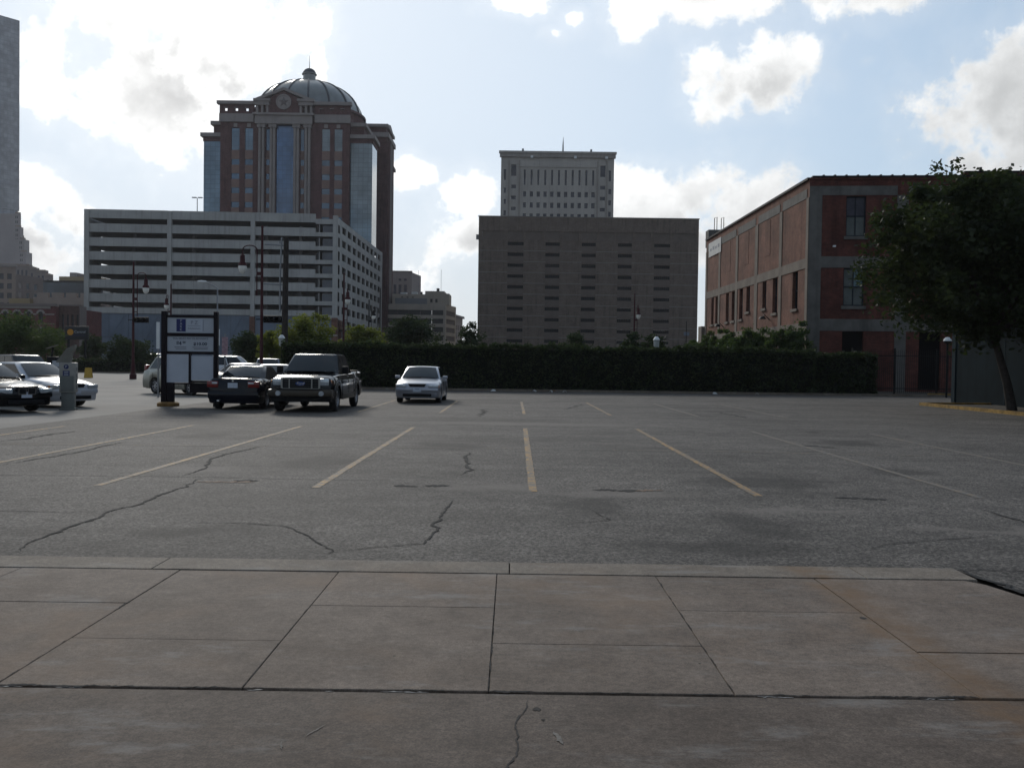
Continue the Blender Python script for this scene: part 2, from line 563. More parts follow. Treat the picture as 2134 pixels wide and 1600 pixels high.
def box_mesh(name, dx, dy, dz, m, bev=0.0):
    """box with its corner at the origin (x: 0..dx, y: 0..dy, z: 0..dz), shared between alike pieces"""
    key = ('b', round(dx, 3), round(dy, 3), round(dz, 3), m.name, bev)
    if key not in _cache:
        me = MB().box(0, dx, 0, dy, 0, dz).mesh(name, m)
        if bev:
            bm = bmesh.new()
            bm.from_mesh(me)
            bmesh.ops.bevel(bm, geom=bm.edges[:], offset=bev, segments=2, affect='EDGES', profile=0.6)
            bm.to_mesh(me)
            bm.free()
            me.shade_smooth()
            me.set_sharp_from_angle(angle=R(40))
        _cache[key] = me
    return _cache[key]


def cbox(name, cx, cy, z0, dx, dy, dz, m, parent=None, bev=0.0, rz=0.0):
    """box part centred on (cx, cy), standing on z0"""
    key = ('c', round(dx, 3), round(dy, 3), round(dz, 3), m.name, bev)
    if key not in _cache:
        me = MB().box(-dx / 2, dx / 2, -dy / 2, dy / 2, 0, dz).mesh(name, m)
        if bev:
            bm = bmesh.new()
            bm.from_mesh(me)
            bmesh.ops.bevel(bm, geom=bm.edges[:], offset=bev, segments=2, affect='EDGES', profile=0.6)
            bm.to_mesh(me)
            bm.free()
            me.shade_smooth()
            me.set_sharp_from_angle(angle=R(40))
        _cache[key] = me
    return link(name, _cache[key], parent, (cx, cy, z0), rz)


def text(name, s, size, loc, m, parent=None, rz=0.0, width=None, bold=0.0, shear=0.0):
    cu = bpy.data.curves.new(name, 'FONT')
    cu.body = s
    cu.size = size
    cu.align_x = 'CENTER'
    cu.align_y = 'CENTER'
    cu.extrude = 0.001
    cu.offset = bold
    cu.shear = shear
    cu.resolution_u = 3
    tmp = bpy.data.objects.new(name, cu)
    COL.objects.link(tmp)
    bpy.context.view_layer.update()
    me = bpy.data.meshes.new_from_object(tmp.evaluated_get(bpy.context.evaluated_depsgraph_get()))
    bpy.data.objects.remove(tmp)
    me.materials.clear()
    me.materials.append(m)
    if width:
        xs = [v.co.x for v in me.vertices]
        k = width / (max(xs) - min(xs))
        for v in me.vertices:
            v.co.x *= k
    o = link(name, me, parent, loc)
    o.rotation_euler = (R(90), 0, rz)
    return o


class Face:
    """one facade of a building: u runs from p0 to p1 (left to right seen from outside), z up, d outwards"""
    def __init__(self, root, p0, p1):
        self.root = root
        o = root.location
        self.p0 = Vector((p0[0] - o.x, p0[1] - o.y, 0))
        d = Vector((p1[0] - p0[0], p1[1] - p0[1], 0))
        self.L = d.length
        self.d = d.normalized()
        self.n = Vector((self.d.y, -self.d.x, 0))
        self.rz = math.atan2(self.d.y, self.d.x)

    def at(self, u, d, z):
        p = self.p0 + self.d * u + self.n * d
        return (p.x, p.y, z)

    def box(self, name, u0, u1, z0, z1, d0, d1, m, bev=0.0, parent=None):
        """piece from u0..u1, z0..z1, from depth d0 to d1 (d1 > d0 outwards)"""
        me = box_mesh(name, u1 - u0, d1 - d0, z1 - z0, m, bev)
        return link(name, me, self.root if parent is None else parent, self.at(u0, d1, z0), self.rz)

    def mesh(self, name, mb, m, smooth=None, d=0.0, u=0.0):
        return link(name, mb.mesh(name, m, smooth), self.root, self.at(u, d, 0), self.rz)

    def wall(self, name, z0, z1, holes, depth, m, u0=0.0, u1=None, d=0.0):
        """wall sheet with real openings and their reveals, depth metres deep"""
        u1 = self.L if u1 is None else u1
        us = sorted({u0, u1, *[h[0] for h in holes], *[h[1] for h in holes]})
        zs = sorted({z0, z1, *[h[2] for h in holes], *[h[3] for h in holes]})
        mb = MB()
        for i in range(len(us) - 1):
            run = None
            for j in range(len(zs) - 1):
                cu, cz = (us[i] + us[i + 1]) / 2, (zs[j] + zs[j + 1]) / 2
                hole = any(h[0] < cu < h[1] and h[2] < cz < h[3] for h in holes)
                if not hole:
                    run = zs[j] if run is None else run
                if run is not None and (hole or j == len(zs) - 2):
                    e = zs[j] if hole else zs[j + 1]
                    mb.quad((us[i], 0, run), (us[i + 1], 0, run), (us[i + 1], 0, e), (us[i], 0, e))
                    run = None
        for a, b, c, e in holes:
            mb.quad((a, 0, c), (a, 0, e), (a, depth, e), (a, depth, c))
            mb.quad((b, 0, e), (b, 0, c), (b, depth, c), (b, depth, e))
            mb.quad((a, 0, e), (b, 0, e), (b, depth, e), (a, depth, e))
            mb.quad((b, 0, c), (a, 0, c), (a, depth, c), (b, depth, c))
        return self.mesh(name, mb, m, d=d)


def leaves(centers, size, jit=0.5, up=0.35, squash=0.55):
    """numpy: leaf shaped quads at the given centres -> verts, faces"""
    n = len(centers)
    a = nrng.normal(size=(n, 3))
    a[:, 2] *= squash
    a /= np.linalg.norm(a, axis=1)[:, None]
    b = nrng.normal(size=(n, 3))
    b -= (b * a).sum(1)[:, None] * a
    b /= np.linalg.norm(b, axis=1)[:, None]
    s = size * (1 + jit * nrng.uniform(-1, 1, size=n))[:, None]
    L, Wd = a * s, b * s * 0.55
    v = np.empty((n, 4, 3), np.float32)
    v[:, 0] = centers - L
    v[:, 1] = centers + Wd - L * 0.1
    v[:, 2] = centers + L
    v[:, 3] = centers - Wd - L * 0.1
    return v.reshape(-1, 3)


def quads_obj(name, v, m, parent=None, loc=(0, 0, 0)):
    n = len(v) // 4
    me = bpy.data.meshes.new(name)
    me.vertices.add(len(v))
    me.vertices.foreach_set('co', v.astype(np.float32).ravel())
    me.loops.add(len(v))
    me.loops.foreach_set('vertex_index', np.arange(len(v), dtype=np.int32))
    me.polygons.add(n)
    me.polygons.foreach_set('loop_start', np.arange(0, len(v), 4, dtype=np.int32))
    me.update(calc_edges=True)
    me.validate()
    me.materials.append(m)
    return link(name, me, parent, loc)


def crown_points(n, c, r, k, spread=0.2, low=-0.75, power=2.4, extra=(), box=2.0):
    """leaf centres gathered in k uneven clumps spread through an ellipsoid"""
    cl = []
    while len(cl) < k:
        d = nrng.normal(size=3)
        d /= np.linalg.norm(d)
        if d[2] < low:
            continue
        q = nrng.uniform() ** (1 / power) * nrng.uniform(0.82, 1.08)
        if box > 2:
            q /= (np.abs(d) ** box).sum() ** (1 / box)
        cl.append((np.array(c) + d * q * np.array(r), spread * nrng.uniform(0.55, 1.35)))
    for e in extra:
        cl.append((np.array(e[:3], float), e[3]))
    cs = np.array([q[0] for q in cl])
    ss = np.array([q[1] for q in cl])
    wt_ = np.ones(len(cl))
    for i, e in enumerate(extra):
        wt_[len(cl) - len(extra) + i] = min(1.0, (e[3] / 0.38) ** 2)
    pick = nrng.choice(len(cl), size=n, p=wt_ / wt_.sum())
    rr = np.mean(r)
    off = np.clip(nrng.normal(size=(n, 3)), -1.7, 1.7) * (ss[pick] * rr)[:, None] * np.array([1, 1, 0.72])
    if extra:
        e0 = len(cl) - len(extra)
        big = pick >= e0
        off[big] = np.clip(nrng.normal(size=(int(big.sum()), 3)), -1.8, 1.8) * ss[pick[big]][:, None]
    return cs[pick] + off


def tree(name, label, cat, x, y, trunk_h, crown_c, crown_r, n, leaf, m, bark, tr=0.09, clumps=70, group=None, spread=0.17, limbs=5, low=-0.75, extra=(), lean=0.0, box=2.0):
    t = thing(name, label, cat, (x, y, 0), 0, group)
    top = Vector((lean, 0, trunk_h))
    mb = MB().tube([(0, 0, -0.05), (lean * 0.3, 0.02, trunk_h * 0.4), top, (lean * 1.3, 0.0, crown_c[2])], [tr * 1.25, tr, tr * 0.8, tr * 0.35], 9)
    trunk = mb.obj('trunk', bark, t, smooth=50)
    for k in range(limbs):
        a = 2 * math.pi * (k + rng.random() * 0.6) / limbs
        e = Vector((crown_c[0] + math.cos(a) * crown_r[0] * 0.7, crown_c[1] + math.sin(a) * crown_r[1] * 0.7, crown_c[2] + rng.uniform(-0.2, 0.6) * crown_r[2]))
        s = top.lerp(Vector((lean * 1.3, 0, crown_c[2])), rng.uniform(-0.15, 0.5))
        mid = s.lerp(e, 0.5) + Vector((0, 0, crown_r[2] * 0.12))
        MB().tube([s, mid, e], [tr * 0.55, tr * 0.36, tr * 0.1], 6).obj('limb', bark, t, smooth=50)
    pts = crown_points(n, crown_c, crown_r, clumps, spread, low, extra=extra, box=box)
    pts[:, 2] = np.maximum(pts[:, 2], 0.15)
    quads_obj('crown', leaves(pts, leaf), m, t)
    return t

# ------------------------------------------------------------------ ground
M_asph = asphalt_mat()
M_side = pavement_mat('brown_concrete', (0.113, 0.084, 0.063), (0.165, 0.128, 0.100))
M_apron = pavement_mat('dark_concrete', (0.084, 0.062, 0.047), (0.121, 0.093, 0.073), 0.45)
M_curb = pavement_mat('pale_concrete', (0.130, 0.104, 0.080), (0.178, 0.147, 0.115), 0.25)
M_street = mat('street_concrete', (0.155, 0.142, 0.125), 0.85, var=0.2, scale=0.35, bump=0.3, bscale=25)
M_city = mat('city_ground', (0.12, 0.115, 0.11), 0.9, var=0.2, scale=0.05)
M_soil = mat('joint_dirt', (0.035, 0.03, 0.026), 0.95, var=0.3, scale=6)
M_line = paint_line_mat()
M_faded = faded_line_mat()
M_tar = mat('crack_tar', (0.018, 0.017, 0.016), 0.95, var=0.3, scale=9)  # dark tar colour shared by flat cracks, scars and joint dirt
M_kerby = mat('yellow_kerb_paint', (0.23, 0.135, 0.03), 0.8, var=0.45, scale=3.5, bump=0.4, bscale=30)


def sheet(name, x0, x1, y0, y1, z, m, parent=None):
    return MB().quad((x0, y0, z), (x1, y0, z), (x1, y1, z), (x0, y1, z)).obj(name, m, parent)


tag(sheet('ground', -2500, 2500, -400, 3500, -0.16, M_city), kind='structure')
lot = tag(MB().quad((-11.35, 7.42, 0), (18.1, 7.30, 0), (30, 7.30, 0), (30, 62, 0), (-11.35, 62, 0)).obj('parking_lot', M_asph), kind='structure')
street = tag(sheet('side_street', -70, -11.35, 7.0, 98, -0.006, M_street), kind='structure')
tag(sheet('far_street', -300, 300, 98.3, 205, -0.05, M_street), kind='structure')

# foreground pavement: staggered concrete slabs with open joints, a pale edge strip, and the apron nearest the camera
pave = tag(sheet('sidewalk', -12, 16, -3.0, 7.40, -0.03, M_soil), kind='structure')


def slab(x0, x1, y0, y1, m, name='slab', g=0.0026, dz=0.0):
    h = rng.uniform(-0.0012, 0.0012) + dz
    me = MB().box(x0 + g, x1 - g, y0 + g, y1 - g, -0.028, h).mesh(name, m)
    bm = bmesh.new()
    bm.from_mesh(me)
    bmesh.ops.bevel(bm, geom=[e for e in bm.edges if min(v.co.z for v in e.verts) > -0.01], offset=0.0035, segments=1, affect='EDGES')
    bm.to_mesh(me)
    bm.free()
    return link(name, me, pave)


xs = [-2.5 + 1.203 * k for k in range(-7, 12)]
for k in range(len(xs) - 1):
    x0, x1 = xs[k], xs[k + 1]
    if x1 > 3.2:
        continue
    ym = 5.26 if k % 2 == 1 else 6.03
    slab(x0, x1, 4.485, ym, M_side)
    slab(x0, x1, ym, 7.0, M_side)
# right-hand end: the pavement widens round a flare
slab(2.31, 3.75, 4.485, 5.2, M_side)
slab(3.75, 9.0, 4.485, 6.05, M_side)
fl = MB()
fp = [(2.317, 5.214), (3.74, 5.214), (3.74, 6.1), (3.55, 6.86), (3.45, 6.99), (2.317, 6.99)]
fl.quad(*[(a, b, 0.0) for a, b in fp])
for i in range(len(fp)):
    a, b = fp[i], fp[(i + 1) % len(fp)]
    fl.quad((a[0], a[1], -0.028), (b[0], b[1], -0.028), (b[0], b[1], 0.0), (a[0], a[1], 0.0))
fl.obj('slab', M_side, pave)
for k in range(-6, 2):
    slab(k * 2.72 + 0.0, k * 2.72 + 2.72 if k < 1 else 3.56, 7.0, 7.40, M_curb, 'edge_strip', 0.004, 0.006)
for k, (a, b) in enumerate(((-12, -7.4), (-7.4, -3.2), (-3.2, 3.6), (3.6, 9.5), (9.5, 16))):
    slab(a, b, 1.4, 4.466, M_apron, 'apron_slab', 0.005, -0.004)
    slab(a, b, -3.0, 1.4, M_apron, 'apron_slab', 0.005, -0.004)
# asphalt that comes down beside the flare
tag(MB().quad((3.56, 7.42, -0.002), (3.62, 7.0, -0.002), (3.8, 6.06, -0.002), (16, 6.06, -0.002), (16, 7.42, -0.002)).obj('asphalt_apron', M_asph), kind='structure')


def ribbon(name, pts, w, z, m, parent, rag=0.35, step=0.10, wander=0.0, taper=True):
    """irregular strip lying on the ground"""
    P = []
    for i in range(len(pts) - 1):
        a, b = Vector((*pts[i], 0)), Vector((*pts[i + 1], 0))
        n = max(2, int((b - a).length / step))
        for k in range(n):
            P.append(a.lerp(b, k / n))
    P.append(Vector((*pts[-1], 0)))
    mb = MB()
    off = 0.0
    L, Rr = [], []
    for k, p in enumerate(P):
        d = (P[min(k + 1, len(P) - 1)] - P[max(k - 1, 0)]).normalized()
        s = Vector((-d.y, d.x, 0))
        off = 0.75 * off + rng.gauss(0, wander)
        e = min(1.0, 0.15 + 4.0 * min(k, len(P) - 1 - k) / len(P)) if taper else 1.0
        wl = w * e * (1 + rag * rng.uniform(-1, 1)) / 2
        wr = w * e * (1 + rag * rng.uniform(-1, 1)) / 2
        L.append(p + s * (off + wl))
        Rr.append(p + s * (off - wr))
    for k in range(len(P) - 1):
        mb.quad((Rr[k].x, Rr[k].y, z), (Rr[k + 1].x, Rr[k + 1].y, z), (L[k + 1].x, L[k + 1].y, z), (L[k].x, L[k].y, z))
    return mb.obj(name, m, parent)


for x, a, b in ((-10.4, 14.0, 21.5), (-7.70, 11.6, 22.3), (-5.14, 11.55, 22.5), (-2.43, 11.62, 22.7), (0.31, 11.55, 22.8), (3.10, 11.4, 23.1), (5.9, 11.5, 22.9)):
    ribbon('painted_line', [(x - 0.03, a), (x + 0.03, b)], 0.105, 0.004, M_line if x < 5 else M_faded, lot, rag=0.12, step=0.25, taper=False)
for x in (-4.85, -2.27, 0.40, 3.12, 5.9, 8.7):
    ribbon('painted_line', [(x, 29.2), (x, 38.6)], 0.10, 0.004, M_line if x < 4 else M_faded, lot, rag=0.12, step=0.3, taper=False)
ribbon('painted_line', [(-9.6, 16.9), (0.2, 17.42), (4.6, 17.35), (7.6, 17.0)], 0.085, 0.0035, M_faded, lot, rag=0.15, step=0.3, taper=False)
ribbon('painted_line', [(8.6, 12.2), (8.75, 22.6)], 0.10, 0.004, M_faded, lot, rag=0.12, step=0.25, taper=False)

cracks = [
    ([(-4.02, 7.44), (-4.1, 7.85), (-4.14, 8.53), (-4.1, 9.14), (-4.16, 9.43), (-4.1, 10.32), (-4.1, 11.52), (-4.15, 12.49)], 0.032),
    ([(-4.5, 12.55), (-4.51, 13.59), (-4.79, 14.71), (-4.83, 15.64), (-4.55, 17.33)], 0.035),
    ([(-7.3, 9.6), (-5.29, 9.57), (-4.21, 9.54)], 0.018),
    ([(-9.5, 12.4), (-6.88, 12.45), (-6.06, 12.49), (-4.16, 12.54), (-2.35, 12.42), (-.6, 12.5)], 0.016),
    ([(-1.56, 7.45), (-1.5, 7.76), (-1.84, 8.39), (-2.14, 8.89), (-2.58, 9.04), (-3.4, 9.0)], 0.016),
    ([(-1.5, 7.76), (-1.17, 7.95), (-0.77, 8.13), (-0.69, 8.92), (-0.76, 9.05), (-0.67, 10.82)], 0.024),
    ([(-0.71, 13.14), (-0.66, 13.9), (-0.74, 15.09), (-0.73, 16.56)], 0.045),
    ([(-0.94, 27.57), (-0.91, 32.23)], 0.09),
    ([(7.2, 32.75), (7.3, 28.49)], 0.07),
    ([(0.93, 33.45), (1.95, 33.02), (2.96, 37.23)], 0.06),
    ([(5.36, 10.62), (5.4, 10.42), (5.42, 9.73), (5.3, 8.9)], 0.028),
    ([(3.06, 8.07), (3.43, 8.38), (4.78, 8.94)], 0.012),
    ([(-9.6, 17.37), (-9.48, 18.53), (-9.45, 20.11)], 0.06),
    ([(-7.49, 13.55), (-7.3, 15.38), (-7.41, 17.72)], 0.04),
    ([(3.58, 7.36), (3.66, 7.0), (3.68, 6.6), (3.86, 6.1)], 0.05),
    ([(0.9, 10.1), (1.05, 9.5), (0.5, 9.2)], 0.014),
    ([(-6.2, 24.6), (-3.6, 24.9), (-1.5, 25.4)], 0.02), ([(-11.0, 24.0), (-6.5, 26.3)], 0.03),
]
for pts, w in cracks:
    ribbon('crack', pts, w, 0.0062, M_tar, lot, rag=0.75, step=0.07, wander=w * 0.5)
# small pits and old wheel-stop scars
for cx, cy in ((-1.35, 11.95), (-0.95, 11.98), (1.2, 11.8), (1.5, 11.75), (4.15, 11.35), (4.45, 11.3), (6.1, 18.8), (6.35, 18.5), (8.2, 14.0), (-3.5, 12.2), (7.4, 22.8)):
    ribbon('pothole_scar', [(cx - 0.16, cy), (cx + 0.16, cy + rng.uniform(-0.03, 0.03))], 0.13, 0.0055, M_tar, lot, rag=0.9, step=0.03, wander=0.012)
M_scar = mat('orange_scuff', (0.17, 0.105, 0.065), 0.85, var=0.4, scale=5)
for cx, cy in ((-3.9, 12.05), (-3.55, 12.05), (-6.9, 12.1), (1.75, 11.75)):
    ribbon('orange_scar', [(cx - 0.2, cy), (cx + 0.2, cy + 0.02)], 0.10, 0.005, M_scar, lot, rag=0.9, step=0.03, wander=0.01)
M_scuff = mat('pale_scuff', (0.20, 0.19, 0.178), 0.8, var=0.4, scale=30)
M_hair = mat('hairline_crack', (0.045, 0.04, 0.036), 0.95, var=0.2, scale=20)
ribbon('crack', [(0.1, 4.4), (0.08, 4.2), (0.03, 4.08), (0.05, 3.95), (0.035, 3.75), (0.0, 3.62), (0.02, 3.3)], 0.007, 0.0, M_hair, pave, rag=0.8, step=0.02, wander=0.004)
M_smear = mat('faint_smear', (0.150, 0.132, 0.112), 0.85, var=0.3, scale=40)
for p, q, w in (((0.20, 4.00), (0.235, 3.87), 0.022), ((-0.80, 4.05), (-0.86, 3.92), 0.006), ((-.95, 3.86), (-.93, 3.78), .008)):
    ribbon('scuff_mark', [p, q], w, 0.0004, M_smear, pave, rag=0.6, step=0.01, wander=0.001)
for cx, cy, w in ((0.135, 4.26, 0.04), (0.16, 4.14, 0.02), (-0.62, 5.0, .018), (1.03, 4.95, .016), (-1.9, 7.2, .03), (2.27, 5.9, .045), (-1.24, 4.72, .012)):
    ribbon('gum_spot', [(cx - w / 2, cy), (cx + w / 2, cy)], w, 0.0015 if cy > 4.4 else -0.0005, M_soil, pave, rag=0.5, step=0.008, wander=0.002)
# the long open joint: broken arrises, dirt and pale mortar crumbs
x_ = -4.0
while x_ < 4.2:
    ln = rng.uniform(0.05, 0.4)
    ribbon('joint_dirt', [(x_, 4.484), (x_ + ln, 4.484)], rng.uniform(0.008, 0.018), 0.0022, M_tar, pave, rag=0.95, step=0.015, wander=0.003)
    if rng.random() < 0.35:
        ribbon('joint_crumb', [(x_, 4.462), (x_ + ln * 0.6, 4.462)], 0.010, 0.0, M_scuff, pave, rag=0.95, step=0.015, wander=0.003)
    x_ += ln + rng.uniform(0.0, 0.25)
for xj in (-2.5, -1.297, -0.094, 1.109):
    y_ = 4.5
    while y_ < 6.95:
        ln = rng.uniform(0.05, 0.3)
        ribbon('joint_dirt', [(xj, y_), (xj, min(6.98, y_ + ln))], rng.uniform(0.003, 0.009), 0.0022, M_tar, pave, rag=0.9, step=0.02, wander=0.0015)
        y_ += ln + rng.uniform(0.02, 0.3)

# kerbs
def kerb(name, pts, w, h, m, label=None):
    mb = MB()
    for (a, b) in zip(pts[:-1], pts[1:]):
        A, B = Vector((*a, 0)), Vector((*b, 0))
        d = (B - A).normalized()
        s = Vector((-d.y, d.x, 0)) * w / 2
        c = [A - s, B - s, B + s, A + s]
        i = len(mb.v)
        k = 0.82
        mid = (A + B) / 2
        mb.v += [(p.x, p.y, -0.02) for p in c] + [(A + (p - A) * 1.0).to_tuple()[:2] + (h,) for p in c]
        for q in ((0, 3, 2, 1), (4, 5, 6, 7), (0, 1, 5, 4), (1, 2, 6, 5), (2, 3, 7, 6), (3, 0, 4, 7)):
            mb.f.append(tuple(i + z for z in q))
    o = mb.obj(name, m)
    return o


tag(kerb('yellow_kerb', [(17.95, 40.6), (18.12, 10.0)], 0.16, 0.13, M_kerby), kind='structure')
tag(kerb('yellow_kerb', [(17.95, 40.62), (21.5, 41.2)], 0.16, 0.13, M_kerby), kind='structure')
tag(kerb('yellow_kerb', [(25.0, 55.6), (31.0, 55.3)], 0.18, 0.14, M_kerby), kind='structure')
M_bed = mat('planting_soil', (0.05, 0.042, 0.032), 0.95, var=0.4, scale=3, bump=0.6, bscale=15)
tag(sheet('planting_bed', 18.05, 21.6, 10, 40.6, 0.06, M_bed), kind='structure')
tag(kerb('hedge_kerb', [(-9.2, 53.2), (25.0, 53.4)], 0.2, 0.12, M_curb), kind='structure')
tag(sheet('hedge_bed', -13.6, 40, 53.3, 64, 0.03, M_bed), kind='structure')
tag(kerb('street_kerb', [(-70, 98.15), (-16, 98.15)], 0.3, 0.14, M_curb), kind='structure')

# ------------------------------------------------------------------ buildings
M_conc = mat('garage_concrete', (0.35, 0.337, 0.312), 0.85, var=0.12, scale=0.25, streak=0.24)
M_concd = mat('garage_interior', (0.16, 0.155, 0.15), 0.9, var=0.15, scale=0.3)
M_screen = mat('blue_mesh_screen', (0.135, 0.165, 0.205), 0.55, metal=0.2, var=0.22, scale=0.12, streak=0.15)
M_bcol = brick_mat('garage_brick', (0.17, 0.075, 0.05), (0.13, 0.06, 0.045), (0.2, 0.17, 0.14), 0.6, 0.2)
M_dglass = mat('dark_window_glass', (0.010, 0.012, 0.015), 0.1, var=0.3, scale=0.4, spec=0.3)
M_bglass = mat('blue_stair_glass', (0.035, 0.05, 0.08), 0.1, var=0.3, scale=0.5, spec=0.6)
M_hole = mat('dark_door', (0.004, 0.004, 0.0045), 0.9, spec=0.03)  # near-black door colour
M_dark = mat('dark_metal', (0.010, 0.010, 0.011), 0.6, spec=0.12, var=0.2, scale=4)
M_steel = mat('grey_steel', (0.22, 0.22, 0.22), 0.5, metal=0.5, var=0.1, scale=3)
M_white = mat('white_paint', (0.62, 0.62, 0.60), 0.6, var=0.1, scale=2)


def prism(name, pts, z0, z1, m, root, cap=True):
    """vertical prism over a plan polygon (counter clockwise), in world coordinates"""
    o = root.location
    mb = MB()
    n = len(pts)
    for i in range(n):
        a, b = pts[i], pts[(i + 1) % n]
        mb.quad((a[0] - o.x, a[1] - o.y, z0), (b[0] - o.x, b[1] - o.y, z0), (b[0] - o.x, b[1] - o.y, z1), (a[0] - o.x, a[1] - o.y, z1))
    if cap:
        mb.quad(*[(p[0] - o.x, p[1] - o.y, z1) for p in pts])
        mb.quad(*[(p[0] - o.x, p[1] - o.y, z0) for p in reversed(pts)])
    return mb.obj(name, m, root)


def rect(x0, x1, y0, y1):
    return [(x0, y0), (x1, y0), (x1, y1), (x0, y1)]


# ---- parking garage
def garage():
    r = thing('parking_garage', 'pale concrete multi-storey parking garage with long open decks and blue ground-floor screens', 'parking garage', (-70, 214.5, 0))
    A, B, Cc, D = (-98.5, 213), (-41, 216), (-40.3, 285), (-99, 282)
    F = Face(r, A, B)
    S = Face(r, B, Cc)
    Wd = Face(r, D, A)
    P = 3.19
    Z = [33.62 - P * k for k in range(7)]
    cols = [(0.0, 1.1), (18.7, 19.65), (37.65, 38.6), (56.5, F.L)]
    for k, (a, b) in enumerate(cols):
        F.box('column', a, b, 11.6, 35.55 if k < 3 else 35.3, -0.9, 0.25, M_conc)
        F.box('brick_pier', a - 0.12, b + 0.12, -0.1, 11.6, -0.9, 0.4, M_bcol)
        for zz in (4.0, 7.4):
            F.box('pier_band', a - 0.14, b + 0.14, zz, zz + 0.25, -0.5, 0.43, M_conc)
    bays = [(1.1, 18.7), (19.65, 37.65), (38.6, 52.5)]
    for (a, b) in bays:
        F.box('parapet', a, b, 33.62, 35.62, -0.3, 0.0, M_conc)
        for k in range(7):
            zt = Z[k] - 1.24
            zb = Z[k + 1] if k < 6 else 11.9
            F.box('spandrel', a, b, zb, zt, -0.3, 0.0, M_conc)
            if k == 0 or k == 3:
                continue
    # stair bay by the corner: low upstands, dark glass between
    F.box('parapet', 52.5, 56.5, 33.3, 34.45, -0.3, 0.0, M_conc)
    for k in range(7):
        F.box('spandrel', 52.5, 56.5, Z[k] - 3.2, Z[k] - 2.25, -0.3, 0.02, M_conc)
        F.box('stair_glass', 53.9, 56.3, Z[k] - 2.24, Z[k] - 0.33, -1.6, -1.5, M_bglass)
        F.box('stair_post', 53.3, 53.45, Z[k] - 2.25, Z[k] - 0.3, -0.25, -0.1, M_conc)
        F.box('stair_glass', 52.55, 53.2, Z[k] - 2.24, Z[k] - 0.33, -1.6, -1.5, M_dglass)
    # ground-floor screens with slanted braces
    for (a, b) in [(1.1, 18.7), (19.65, 37.65), (38.6, 56.5)]:
        for q in range(4):
            u0 = a + (b - a) * q / 4
            u1 = a + (b - a) * (q + 1) / 4
            F.box('screen_panel', u0 + 0.03, u1 - 0.03, 1.2, 6.4, -0.35, -0.28, M_screen)
            F.box('screen_panel', u0 + 0.03, u1 - 0.03, 6.46, 11.85, -0.35, -0.28, M_screen)
        mb = MB().tube([(a + 2, -0.2, 1.5), (a + 8, -0.2, 11.4)], 0.09, 5)
        mb.tube([(b - 7, -0.2, 1.5), (b - 2, -0.2, 11.4)], 0.09, 5)
        F.mesh('brace', mb, M_screen)
        F.box('plinth', a, b, -0.1, 1.15, -0.35, -0.05, M_conc)
    # right-hand side: punched openings
    holes = []
    for k in range(7):
        for j in range(9):
            holes.append((5.6 + 6.85 * j, 5.6 + 6.85 * j + 5.0, Z[k] - 1.72, Z[k] - 0.05))
    S.wall('side_wall', 11.2, 34.9, holes, 0.35, M_conc, u0=2.6)
    S.wall('side_wall', 33.3, 34.9, [], 0.35, M_conc, u0=0.1, u1=2.6)
    for k in range(7):
        S.box('corner_band', 0.1, 2.6, Z[k] - 3.2, Z[k] - 2.2, -0.3, 0.0, M_conc)
        S.box('corner_glass', 0.3, 2.5, Z[k] - 2.2, Z[k] - 0.3, -1.3, -1.2, M_bglass)
    for j in range(10):
        S.box('brick_pier', 4.2 + 6.85 * j, 5.4 + 6.85 * j, -0.1, 11.2, -0.5, 0.1, M_bcol if j == 0 else M_conc)
    S.box('canopy', 3.0, 34.0, 8.6, 9.0, 0.0, 1.2, M_dark)
    S.box('shopfront', 5.4, 66.0, 0.0, 8.4, -0.6, -0.5, M_screen)
    Wd.wall('side_wall', 0, 35.3, [(6 + 7 * j, 12 + 7 * j, Z[k] - 1.3, Z[k]) for j in range(8) for k in range(7)], 0.4, M_conc)
    Face(r, Cc, D).wall('back_wall', 0, 33.0, [], 0.3, M_conc)
    o = r.location
    for k in range(7):
        z = Z[k] - 2.35
        mb = MB().quad(*[(p[0] - o.x, p[1] - o.y, z) for p in ((A[0] + .3, A[1] + .4), (B[0] - .4, B[1] + .4), (Cc[0] - .4, Cc[1] - .4), (D[0] + .4, D[1] - .4))])
        mb.quad(*[(p[0] - o.x, p[1] - o.y, z + 2.6) for p in ((A[0] + .3, A[1] + .4), (D[0] + .4, D[1] - .4), (Cc[0] - .4, Cc[1] - .4), (B[0] - .4, B[1] + .4))])
        mb.obj('deck', M_concd, r)
    prism('ramp_core', rect(-92, -47, 224, 226), 0, 33.2, M_concd, r)
    for x in (-89, -75, -58, -50):
        for z in (12, 18.5, 25, 31):
            cbox('deck_column', x + 70, 3.5, 11, 0.7, 0.7, 22, M_concd, r) if z == 12 else None
    return r


garage()
# lamp mast on the garage roof
t = thing('roof_light_mast', 'thin twin-headed light mast on the roof of the parking garage', 'light mast', (-80.5, 236, 33.4))
MB().tube([(0, 0, 0), (0, 0, 9.0)], [0.14, 0.1], 8).obj('pole', M_steel, t, smooth=40)
cbox('lamp_head', -0.75, 0, 9.0, 1.1, 0.5, 0.22, M_steel, t)
cbox('lamp_head', 0.75, 0, 9.0, 1.1, 0.5, 0.22, M_steel, t)


